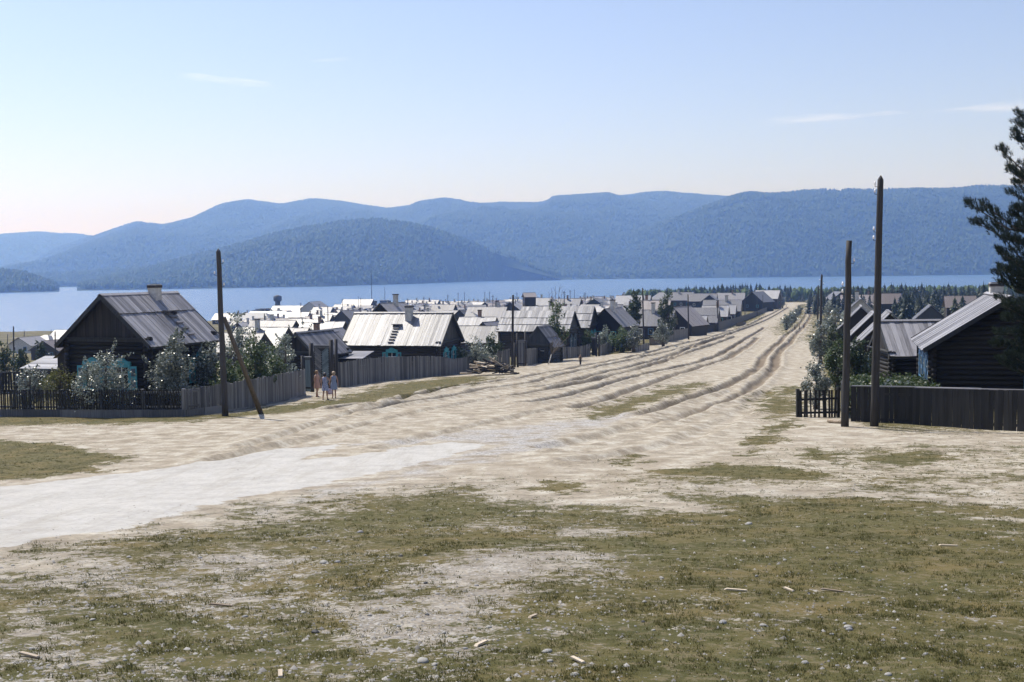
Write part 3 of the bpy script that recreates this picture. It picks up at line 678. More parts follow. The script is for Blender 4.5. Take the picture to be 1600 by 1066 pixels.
fence('board_fence', 'grey board fence between the braced pole and the tall gate', W_, h_, 'fence_grey', .19, .01, 'rag', .025, 2.6, (.2, .8), .16)
W_, h_ = fl([(531, 606, 566), (560, 601, 561), (600, 596, 557), (645, 592, 556), (682, 588, 556), (712, 585, 560), (735, 581, 556), (760, 578, 551), (796, 575, 545)])
fence('board_fence', 'long wavy-topped grey board fence in front of the white-roofed log house', W_, h_, 'fence_grey', .17, .015, 'rag')
W_, h_ = fl([(823, 572, 545), (850, 564, 542), (900, 559, 542), (922, 557, 537)])
fence('board_fence', 'uneven grey board fence behind the bare leaning sapling', W_, h_, 'fence_grey', .17, .02, 'rag', lean=.05)
W_, h_ = fl([(937, 556, 540), (956, 549, 532)])
fence('board_fence', 'short grey fence panel right of the dark gateposts', W_, h_, 'fence_grey', .18, .01, 'rag')
W_, h_ = fl([(957, 549, 533), (989, 549, 533)])
fence('board_fence', 'dark board fence half hidden by the leafy saplings on the left', W_, h_, 'fence_dark', .18, .03, 'rag')
W_, h_ = fl([(990, 551, 540), (1014, 547, 536)])
fence('board_fence', 'low weathered fence around the first sapling plot by the street', W_, h_, 'fence_grey', .18, .02, 'rag')
W_, h_ = fl([(1016, 540, 528), (1042, 537, 526)])
fence('board_fence', 'low brownish fence around the second sapling plot by the street', W_, h_, 'pole_tan', .2, .02, 'rag', postm='fence_grey')
W_, h_ = fl([(1043, 535, 518), (1058, 531, 515), (1075, 527, 513)])
fence('board_fence', 'grey fence running up to the pole before the dark-gabled house', W_, h_, 'fence_grey', .2, .02, 'rag')
W_, h_ = fl([(1079, 524, 511), (1100, 520, 509), (1121, 518, 506)])
fence('board_fence', 'dark far fence between two street poles on the left', W_, h_, 'fence_dark', .25, .02, 'rag', joined=True)
W_, h_ = fl([(1123, 517, 503), (1150, 506, 496), (1174, 497, 489), (1190, 490, 483), (1206, 483, 477)])
fence('board_fence', 'farthest fence line climbing to the white houses at the street end', W_, h_, 'fence_grey', .3, .02, 'rag', joined=True)
W_, h_ = fl([(1151, 510, 504), (1165, 508, 502)])
fence('board_fence', 'tiny reddish fence on the grass verge far up the street', W_, h_, 'pole_tan', .3, .02, 'rag', joined=True)
# right side
W_, h_ = fl([(1332, 661, 602), (1363, 662, 603), (1420, 664, 604), (1500, 668, 606), (1600, 673, 609), (1760, 680, 613)])
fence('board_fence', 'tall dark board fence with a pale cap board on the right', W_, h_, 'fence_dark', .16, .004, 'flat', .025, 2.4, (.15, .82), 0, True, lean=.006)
W_, h_ = fl([(1247, 654, 609), (1310, 653, 606)])
fence('picket_fence', 'short dark picket fence under the silvery bush at the right corner', W_, h_, 'fence_dark', .075, .07, 'flat', .03, 2.0, (.2, .68), 0.05, lean=.05, post_h=.05)
a_ = unp(1318, 655); b_ = a_ + Vector((.268, .963, 0)) * 7
fence('board_fence', 'lit side fence running back from the pair of poles', [a_, b_], [1.6, 1.35], 'fence_grey', .16, .012, 'rag', side=-1)
W_, h_ = fl([(1270, 549, 523), (1283, 549, 525), (1292, 547, 527)])
fence('board_fence', 'old dark fence box under the bushes right of the street', W_, h_, 'fence_dark', .2, .02, 'rag')
q0, q1 = at(-90, 590, 84), at(70, 590, 84)
W_ = [Vector((q0.x, 84, 0)), Vector((q1.x, 85, 0))]
fence('rail_fence', 'dark horizontal pole fence behind the left garden shrubs', W_, [1.7, 1.7], 'fence_dark', .16, .06, 'rag', rails=(.1, .35, .6, .98), postm='fence_grey')

# gates
def gate(label, posts, leaves, m='fence_grey', extra=None):
    """posts: (px, base row, top row, half width m); leaves: (px0, px1, base, top, material, diagonal)"""
    o = unp(posts[0][0], posts[0][1]); e = empty('yard_gate', o, 0, label, 'gate')
    for x, yb, yt, w in posts:
        p = unp(x, yb); p.z = hz(p.x, p.y) - .1; h = hgt(p, x, yt)
        po = ob('post', MB().tube([(0, 0, 0), (0, 0, h * .5), (random.uniform(-.02, .02), 0, h)], [w, w * .97, w * .92], 8).mesh('post', 'pole', True), e, p - o)
    for x0, x1, yb, yt, lm, dg in leaves:
        a, b = unp(x0, yb), unp(x1, yb); h = hgt(a, x0, yt); d = b - a; W = math.hypot(d.x, d.y); ang = math.atan2(d.y, d.x)
        g = ob('leaf', box_mesh((W, .03, h - .1), 'fence_dark'), e, (a + b) / 2 - o + Vector((0, 0, h / 2 + .05)), (0, 0, ang))
        n = max(3, int(W / .16)); 
        for k in range(n):
            if dg:
                # boards laid on the slant, cut to the frame
                z0 = -h / 2 + .1 + (h - .2) * (k + .5) / n
                for s, mm in ((-1, 'fence_grey'), (1, 'blue_grey')):
                    for kk in range(2):
                        zz = -h / 2 + .25 + (h - .5) * (k * 2 + kk + .5) / (2 * n)
                        ob('board', box_mesh((W * .50, .025, .13), mm), g, (s * W * .235, -.035, zz), (0, -s * .62, 0))
            else:
                ob('board', box_mesh((W / n - .012, .025, h - .12), lm), g, ((k + .5) * W / n - W / 2, -.035, random.uniform(-.02, .02)))
        ob('rail', box_mesh((W, .05, .12), 'fence_grey'), g, (0, -.06, h / 2 - .15)); ob('rail', box_mesh((W, .05, .12), 'fence_dark'), g, (0, -.06, -h / 2 + .3))
        ob('gate_cap', box_mesh((W + .1, .22, .05), 'roof_pale'), e, (a + b) / 2 - o + Vector((0, -.02, h + .05)), (0, 0, ang))
    return e
gate('tall plank gate with high posts and bluish slanted boards behind the three women', [(487.5, 612, 536, .17), (519, 607, 531, .17), (526.5, 605, 530, .13), (473.5, 616, 556, .1)], [(478, 486, 614, 559, 'blue_grey', False), (492, 516, 609, 541, 'blue_grey', True)])
gate('narrow tall wicket gate beside the street pole and firewood', [(804.5, 574, 536, .11), (809, 574, 521, .12), (821.5, 572, 518, .12)], [(810.5, 820, 574, 533, 'fence_grey', False)])
gate('dark gateposts in the fence left of the standing child', [(932, 557, 520, .12), (936, 557, 524, .12)], [(925, 931, 557, 528, 'fence_dark', False)])

# ------------------------------------------------------------------ detailed log houses
def slope_planks(e, sx, half, rise, y0, y1, z_e, tiers, m, pw, step=.035, seed=0):
    """planks running from eave to ridge on one slope; sx = side; tiers = fractions of the slope"""
    r = random.Random(seed); L = math.hypot(half, rise); ang = math.atan2(rise, half)
    for ti, (f0, f1) in enumerate(tiers):
        y = y0
        while y < y1 - .03:
            w = min(pw * r.uniform(.8, 1.2), y1 - y); w = max(.04, round(w / .02) * .02)
            l = (f1 - f0) * L + r.uniform(-.03, .03); l = round(l / .05) * .05; mid = (f0 + f1) / 2
            off = .03 + step * ti * 1.6 + r.uniform(0, .018)
            x = half * (1 - mid); z = z_e + rise * mid
            n = Vector((math.sin(ang) * sx, 0, math.cos(ang)))
            p = Vector((sx * x, y + w / 2, z)) + n * off
            ob('roof_plank', box_mesh((l, w - .012, .03), m), e, p, (r.uniform(-.03, .03), (ang if sx > 0 else -ang) + r.uniform(-.006, .006), 0))
            y += w
def window(e, loc, rz, w=.85, h=1.1, paint='turquoise', shutters=True, crown=True, muntin=True):
    """part of a house: frame, pane, muntins, cornice and panelled shutters; faces local -y"""
    fr = MB()
    for c, d in (((0, 0, h / 2 + .05), (w + .2, .08, .1)), ((0, 0, -h / 2 - .05), (w + .2, .1, .1)), ((-w / 2 - .05, 0, 0), (.1, .08, h)), ((w / 2 + .05, 0, 0), (.1, .08, h))): fr.box(c, d)
    f = ob('window', fr.mesh('window', paint), e, loc, (0, 0, rz))
    MB().box((0, .04, 0), (w, .02, h)).build('pane', 'glass', f)
    mu = MB().box((0, .01, 0), (.045, .03, h)); mu = mu if muntin else MB(); mu.box((0, .01, h * .18), (w / 2 - .03 + w / 2, .026, .045)); mu.build('muntin', 'white_paint', f)
    if crown:
        hw = w / 2 + .18; b = MB(); b.prism([(-hw, h / 2 + .1), (hw, h / 2 + .1), (hw, h / 2 + .28), (hw * .55, h / 2 + .34), (hw * .25, h / 2 + .46), (0, h / 2 + .5), (-hw * .25, h / 2 + .46), (-hw * .55, h / 2 + .34), (-hw, h / 2 + .28)], -.07, .02); b.build('cornice', paint, f)
        MB().box((0, -.09, h / 2 + .3), (hw * 1.7, .06, .05)).build('cornice_ledge', paint, f)
    if shutters:
        for s in (-1, 1):
            sh = ob('shutter', box_mesh((w / 2, .035, h + .12), paint), f, (s * (w / 2 + .1 + w / 4 + .02), -.03, 0))
            for zz in (-h * .27, h * .27): MB().box((s * 0, -.025, zz), (w / 2 - .16, .02, h * .36)).build('panel', 'blue_grey', sh)
    return f
def log_house(label, loc, rz, W, L, zeave, zridge, roofm, wall_m='log_dark', gable_m='board_dark', over=.45, og=.45, tiers=((0, 1.0),), pw=.19, chimney=None, cleats=None, windows=(), rake='board_grey', gable='boards', lean_to=None, seed=1, name='log_house', logpitch=.235, ends=(0, 1), cat='house', base_drop=.6):
    """front gable centre at loc, ridge along local +y; W,L = size between eave tips / gable edges"""
    e = empty(name, loc, rz, label, cat); r = random.Random(seed)
    half = W / 2; rise = zridge - zeave; wx = half - over; y0, y1 = og, L - og
    zw = zeave + rise * over / half                      # wall top
    core = MB().prism([(-wx + .12, -base_drop), (wx - .12, -base_drop), (wx - .12, zw - .05), (0, zridge - .25), (-wx + .12, zw - .05)], y0 + .13, y1 - .13).build('wall', wall_m, e)
    n = int(zw / logpitch) + 1; rad = logpitch * .56
    def logm(l):
        k = ('log', round(l, 2), wall_m, round(rad, 3))
        if k not in _cache: _cache[k] = MB().tube([(0, -l / 2, 0), (0, 0, .004), (0, l / 2, 0)], [rad, rad * .96, rad * .93], 8).mesh('log', wall_m, True)
        return _cache[k]
    for k in range(-1, n):
        z = k * logpitch + rad * .8; dz = logpitch * .5
        if z > zw - .1: break
        for s in (-1, 1): ob('log', logm(y1 - y0 + .5), core, (s * (wx - .02), (y0 + y1) / 2, z), (0, 0, 0 if k % 2 else math.pi))
        for q, yy in enumerate((y0, y1)):
            if z + dz < zw: ob('log', logm(2 * wx + .46), core, (0, yy, z + dz), (0, 0, math.pi / 2 if k % 2 else -math.pi / 2))
    # gables
    for q, yy in enumerate((y0 - .13, y1 + .13)):
        if gable == 'boards':
            x = -wx - .1; g = ob('gable', MB().prism([(-wx, zw), (wx, zw), (0, zridge - .2)], -.02, .02).mesh('gable', gable_m), e, (0, yy + (.1 if q == 0 else -.1), 0))
            while x < wx + .1:
                w = r.uniform(.14, .2); top = lambda xx: zridge - .06 - rise * abs(xx) / half
                b = MB(); ps = [(x, zw + .02), (x + w - .01, zw + .02), (x + w - .01, max(zw + .05, top(x + w - .01))), (x, max(zw + .05, top(x)))]
                if x < 0 < x + w: ps.insert(3, (0, top(0)))
                b.prism(ps, -.015 + r.uniform(-.006, .006), .015); ob('gable_board', b.mesh('gable_board', gable_m), g, (0, -.1 if q == 0 else .1, 0)); x += w
            MB().box((0, yy + (-.12 if q == 0 else .12), zw), (2 * wx + .5, .2, .06)).build('gable_ledge', rake, e)
            MB().box((0, yy + (-.035 if q == 0 else .035), zw - .11), (2 * wx + .3, .05, .15)).build('gable_fascia', rake, e)
        else:
            g = ob('gable', MB().prism([(-wx, zw - .1), (wx, zw - .1), (0, zridge - .15)], -.02, .02).mesh('gable', wall_m), e, (0, yy + (.1 if q == 0 else -.1), 0))
            z = zw
            while z < zridge - .25:
                hw = half * (zridge - z) / rise - .1
                if hw < .2: break
                ob('log', logm(round(2 * hw / .2) * .2), g, (0, (.0 if q == 0 else 0), z), (0, 0, math.pi / 2)); z += logpitch
    # roof
    L2 = math.hypot(half, rise); ang = math.atan2(rise, half); roof = empty('roof', (0, 0, 0)); roof.parent = e
    dk = MB()
    for s in (-1, 1):
        c = Vector((s * half / 2, L / 2, (zeave + zridge) / 2)); dk.box(c, (L2, L - .06, .03), Matrix.Rotation(s * ang, 3, 'Y'))
        slope_planks(roof, s, half, rise, 0, L, zeave, tiers, roofm, pw, seed=seed + s)
        for yy in (.02, L - .02):
            ob('barge_board', box_mesh((L2, .04, .2), rake), roof, Vector((s * half / 2, yy + (-.045 if yy < 1 else .045), (zeave + zridge) / 2 - .03)), (0, s * ang, 0))
        ob('eave_board', box_mesh((.04, L - .1, .13), rake), roof, (s * (half - .04), L / 2, zeave - .07))
        ob('ridge_board', box_mesh((.2, L + .06, .03), roofm), roof, (s * .085, L / 2, zridge + .075), (0, s * ang * .8, 0))
    dk.build('roof_deck', rake, roof)
    if chimney:
        cx, cyy, w, top, cm = chimney; zb = zridge - abs(cx) / half * rise - .3
        c = empty('chimney', (cx, cyy, zb)); c.parent = e; hh = top - zb
        MB().box((0, 0, hh / 2), (w, w, hh)).build('stack', cm, c); MB().box((0, 0, hh - .12), (w + .06, w + .06, .14)).build('chimney_cap', 'soot', c)
        MB().box((0, 0, hh + .015), (w - .14, w - .14, .02)).build('flue', 'soot', c)
    if cleats:
        s, cyy, f0, f1, nn = cleats
        for k in range(nn):
            f = f0 + (f1 - f0) * k / max(1, nn - 1); n_ = Vector((math.sin(ang) * s, 0, math.cos(ang)))
            p = Vector((s * half * (1 - f), cyy, zeave + rise * f)) + n_ * .12
            ob('roof_cleat', box_mesh((.12, .55, .09), 'roof_dark'), roof, p, (0, s * ang, 0))
        f = f1 + .1; p = Vector((s * half * (1 - f), cyy, zeave + rise * f)) + Vector((math.sin(ang) * s, 0, math.cos(ang))) * .2
        ob('chimney_step', box_mesh((.45, .95, .06), 'roof_grey'), roof, p, (0, 0, 0))
        for yy in (-.35, .35): ob('step_bracket', box_mesh((.36, .06, .14), 'roof_dark'), roof, p + Vector((0, yy, -.1)), (0, s * ang * .6, 0))
    for face, u, z, kw in windows:
        if face == 'front': window(e, (u, y0 - rad - .03, z), 0, **kw)
        elif face == 'right': window(e, (wx + rad + .01, u, z), math.pi / 2, **kw)
        elif face == 'left': window(e, (-wx - rad - .01, u, z), -math.pi / 2, **kw)
        elif face == 'back': window(e, (u, y1 + rad + .03, z), math.pi, **kw)
    return e
def on_ground(x, y): return Vector((x, y, gz(x, y)))
g1 = on_ground(-21.05, 59.0)
zr1, ze1 = at(160, 463, 59).z - g1.z, at(238, 542, 57.95).z - g1.z
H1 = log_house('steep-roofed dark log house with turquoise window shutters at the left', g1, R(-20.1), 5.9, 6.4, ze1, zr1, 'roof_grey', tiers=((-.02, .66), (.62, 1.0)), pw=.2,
    chimney=(.28, 4.05, .52, zr1 + .55, 'whitewash'), cleats=(1, 3.95, .14, .5, 4), windows=(('front', -.85, 1.75, {}), ('front', .95, 1.75, {}), ('right', 4.6, 1.8, {}), ('right', 2.2, 1.8, {})), seed=3)
# lean-to and low outbuilding against its far side
lt = empty('lean_to_shed', H1.matrix_world @ Vector((0, 0, 0)) if False else g1, R(-20.1), 'low lean-to built against the left wall of the shuttered log house', 'shed')
MB().prism([(-3.75, -.4), (-2.6, -.4), (-2.6, ze1 + .1), (-3.75, ze1 - .75)], 1.0, 5.5).build('wall', 'board_dark', lt)
for k in range(27): ob('roof_plank', box_mesh((1.7, .16, .03), 'roof_dark'), lt, (-3.25, .95 + k * .17, ze1 - .22 + random.uniform(0, .02)), (random.uniform(-.02, .02), -R(38), 0))
g2 = on_ground(-5.5, 107.5); ze2 = at(690, 540, 104.4).z - g2.z; zr2 = at(705, 489.5, 107.5).z - g2.z
log_house('long log house with a bright silvery plank roof behind the wavy fence', g2, R(74.3), 6.8, 9.9, ze2, zr2, 'roof_pale', 'log_brown', 'board_grey', .4, .5, ((-.02, 1.0),), .27,
    (-.62, 4.1, .6, zr2 + .75, 'whitewash'), (-1, 5.0, .08, .5, 6), (('left', 4.9, 1.55, {'w': .8}), ('front', -1.1, 1.5, {'w': .75}), ('front', 1.1, 1.5, {'w': .75})), seed=9, rake='board_grey')
g3 = on_ground(7.9, 144); ze3 = at(897, 518, 140.5).z - g3.z; zr3 = at(903, 487, 144).z - g3.z
log_house('grey plank-roofed house in three roof courses behind the leafy birch', g3, R(74.3), 6.8, 9.3, ze3, zr3, 'roof_pale', 'log_brown', 'board_grey', .4, .4, ((-.02, .36), (.32, .68), (.64, 1.0)), .22, None, None, (('front', -1.0, 1.5, {'paint': 'blue_grey'}), ('front', 1.0, 1.5, {'paint': 'blue_grey'})), seed=12)
g4 = on_ground(11.7, 162); ze4 = at(928, 512, 158.5).z - g4.z; zr4 = at(935, 480, 162).z - g4.z
log_house('smooth bright-roofed house with turquoise windows behind the birch', g4, R(74.3), 7.2, 10.6, ze4, zr4, 'roof_pale', 'log_brown', 'board_grey', .4, .4, ((-.02, .36), (.33, .68), (.65, 1.0)), .3, (.4, 6.2, .5, zr4 + .5, 'brick'), None, (('front', -1.2, 1.5, {}), ('front', 1.0, 1.5, {})), seed=15)
g5 = on_ground(20.6 - 1.9, 53.0)
eL, rL = at(1456, 549, 52), at(1580, 466, 52)
g5 = on_ground(rL.x, 52); 
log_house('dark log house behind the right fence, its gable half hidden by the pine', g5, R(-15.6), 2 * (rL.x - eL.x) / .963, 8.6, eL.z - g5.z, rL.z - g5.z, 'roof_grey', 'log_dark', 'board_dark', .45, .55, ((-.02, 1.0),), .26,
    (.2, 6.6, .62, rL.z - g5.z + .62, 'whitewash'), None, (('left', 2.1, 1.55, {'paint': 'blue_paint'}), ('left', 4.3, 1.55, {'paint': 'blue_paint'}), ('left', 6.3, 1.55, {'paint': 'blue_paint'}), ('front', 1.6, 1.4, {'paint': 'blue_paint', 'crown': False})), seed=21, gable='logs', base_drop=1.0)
# plank-roofed barn behind its garden
eB, rB = at(1373, 557, 64.5), at(1373, 503, 67)
g6 = on_ground(rB.x, 67); 
log_house('log barn with a striped plank roof behind the flower garden on the right', g6, R(-90 - 4), 5.2, 7.5, eB.z - g6.z, rB.z - g6.z, 'roof_grey', 'log_dark', 'board_dark', .35, .25, ((-.02, 1.0),), .26, None, None, (), seed=25, name='log_barn', cat='barn')
# smaller buildings near the gate
q = at(470, 545, 96); g7 = on_ground(at(452, 520, 97).x, 94.5)
log_house('dark plank-roofed shed rising behind the tall yard gate', on_ground(at(462, 545, 93).x, 93), R(-24), 3.9, 5.4, 2.35, 4.15, 'roof_dark', 'log_dark', 'board_dark', .35, .4, ((-.02, 1.0),), .28, None, None, (), seed=31, name='plank_shed', cat='shed')
log_house('small gabled plank shed in front of the birch and grey house', on_ground(at(840, 545, 124).x, 124), R(-26), 3.6, 3.2, 1.7, 3.85, 'roof_dark', 'board_grey', 'board_grey', .35, .3, ((-.02, .5), (.47, 1.0)), .25, None, None, (('front', .5, 1.2, {'w': .5, 'h': .6, 'paint': 'soot', 'shutters': False, 'crown': False, 'muntin': False}),), seed=33, name='plank_shed', cat='shed')
sh = on_ground(at(549, 553, 97).x, 97); e = empty('low_shed', sh, R(-12), 'low flat-roofed shed between the tall gate and the white-roofed house', 'shed')
MB().box((0, 0, .9), (2.6, 2.4, 2.2)).build('wall', 'board_dark', e)
for k in range(14): ob('roof_plank', box_mesh((3.0, .2, .03), 'roof_grey'), e, (0, -1.4 + k * .215, 2.05 + k * .03 + random.uniform(0, .02)), (.14, 0, random.uniform(-.02, .02)))
sh = on_ground(at(82, 575, 78).x, 78); e = empty('low_shed', sh, R(-15), 'small pale-roofed shed left of the shuttered log house', 'shed')
MB().box((0, 0, .8), (2.6, 2.2, 2.2)).build('wall', 'board_dark', e)
for k in range(13): ob('roof_plank', box_mesh((3.1, .2, .03), 'roof_pale'), e, (0, -1.3 + k * .215, 2.05 + k * .05 + random.uniform(0, .02)), (.24, 0, random.uniform(-.02, .02)))

# ------------------------------------------------------------------ houses of the town
def town_house(x, yr, Y, W, L, mode, roofm, label, rzoff=0.0, wallm='log_brown', chim=0, wins=True, group=None, hip=False, name='town_house', cat='house', wall_min=2.0, rise_f=.38, rz=None, tiers=1):
    """x, yr: where the middle of the ridge shows; Y distance; mode S = eaves side faces us, G = gable faces us"""
    while gz(at(x, yr, Y).x, Y) < .7: Y -= 12
    top = at(x, yr, Y); g = on_ground(top.x, Y); h = top.z - g.z
    rise = W * rise_f; 
    if h < wall_min + rise * .75: h = wall_min + rise * .75
    if h > 7.5: h = 7.5
    rise = min(rise, h - wall_min); ze = h - rise
    a = (R(74.3) if mode == 'S' else R(-15.7)) + R(rzoff) if rz is None else R(rz)
    e = empty(name, g, a, label, cat, group); r = random.Random(int(x * 7 + yr * 13 + Y)); hw, hl = W / 2, L / 2
    if hip:
        k = hl - hw * .9; ov = .4
        MB().box((0, 0, ze / 2 - .5), (W, L, ze + 1)).build('wall', wallm, e)
        v = [(-hw - ov, -hl - ov, ze), (hw + ov, -hl - ov, ze), (hw + ov, hl + ov, ze), (-hw - ov, hl + ov, ze), (0, -k, h), (0, k, h)]
        MB().add(v + [(p[0], p[1], p[2] - .12) for p in v[:4]], [(0, 1, 4), (1, 2, 5, 4), (2, 3, 5), (3, 0, 4, 5), (6, 7, 1, 0), (7, 8, 2, 1), (8, 9, 3, 2), (9, 6, 0, 3), (9, 8, 7, 6)]).build('roof', roofm, e)
    else:
        MB().prism([(-hw, -1), (hw, -1), (hw, ze), (0, h - .08), (-hw, ze)], -hl, hl).build('wall', wallm, e)
        ov, og = .38, .42; an = math.atan2(rise, hw); sl = math.hypot(hw, rise) + ov
        rf = empty('roof', (0, 0, 0)); rf.parent = e
        for s in (-1, 1):
            c = Vector((s * (hw + ov * math.cos(an)) / 2, 0, h - (rise + ov * math.sin(an)) / 2))
            b = MB()
            for ti in range(tiers):
                f0, f1 = ti / tiers, (ti + 1) / tiers; cc = Vector((s * (hw + ov * math.cos(an)) * (f0 + f1) / 2, 0, h - (rise + ov * math.sin(an)) * (f0 + f1) / 2))
                npl = max(5, int(L / (.5 if Y < 320 else .9))); pw = (L + 2 * og) / npl
                for q in range(npl):
                    b.box(cc + Vector((math.sin(an) * s, 0, math.cos(an))) * (.05 * (tiers - ti) + r.uniform(0, .035)) + Vector((0, -hl - og + pw * (q + .5), 0)), (sl / tiers + .12, pw - .02, .05), Matrix.Rotation(s * an, 3, 'Y') @ Matrix.Rotation(r.uniform(-.02, .02), 3, 'X'))
            b.build('roof_slope', roofm, rf)
        MB().box((0, 0, h + .08), (.22, L + 2 * og, .06)).build('ridge_board', roofm, rf)
    for k in range(chim):
        yy = r.uniform(-hl * .5, hl * .5); xx = r.choice((-.5, .5)); c = ob('chimney', MB().box((0, 0, 0), (.55, .55, 1.7)).mesh('chimney', r.choice(('whitewash', 'whitewash', 'brick'))), e, (xx, yy, h + .35)); MB().box((0, 0, .88), (.68, .68, .14)).build('chimney_cap', 'soot', c)
    if wins and ze > 1.8:
        if mode == 'G': spots = [(u, -hl - .03, 0) for u in (-W * .24, W * .24)]
        else: spots = [(-hw - .03, u, -math.pi / 2) for u in (-L * .28, 0, L * .28)] + [(0, -hl - .03, 0)]
        for xx, yy, ar in spots:
            w = ob('window', MB().box((0, 0, 0), (.9, .07, 1.05)).mesh('window', r.choice(('white_paint', 'blue_paint', 'turquoise'))), e, (xx, yy, max(1.1, ze * .55)), (0, 0, ar)); MB().box((0, -.045, 0), (.66, .02, .82)).build('pane', 'glass', w)
    return e
P_, G_, B_, D_ = 'roof_pale', 'roof_grey', 'roof_brown', 'roof_dark'
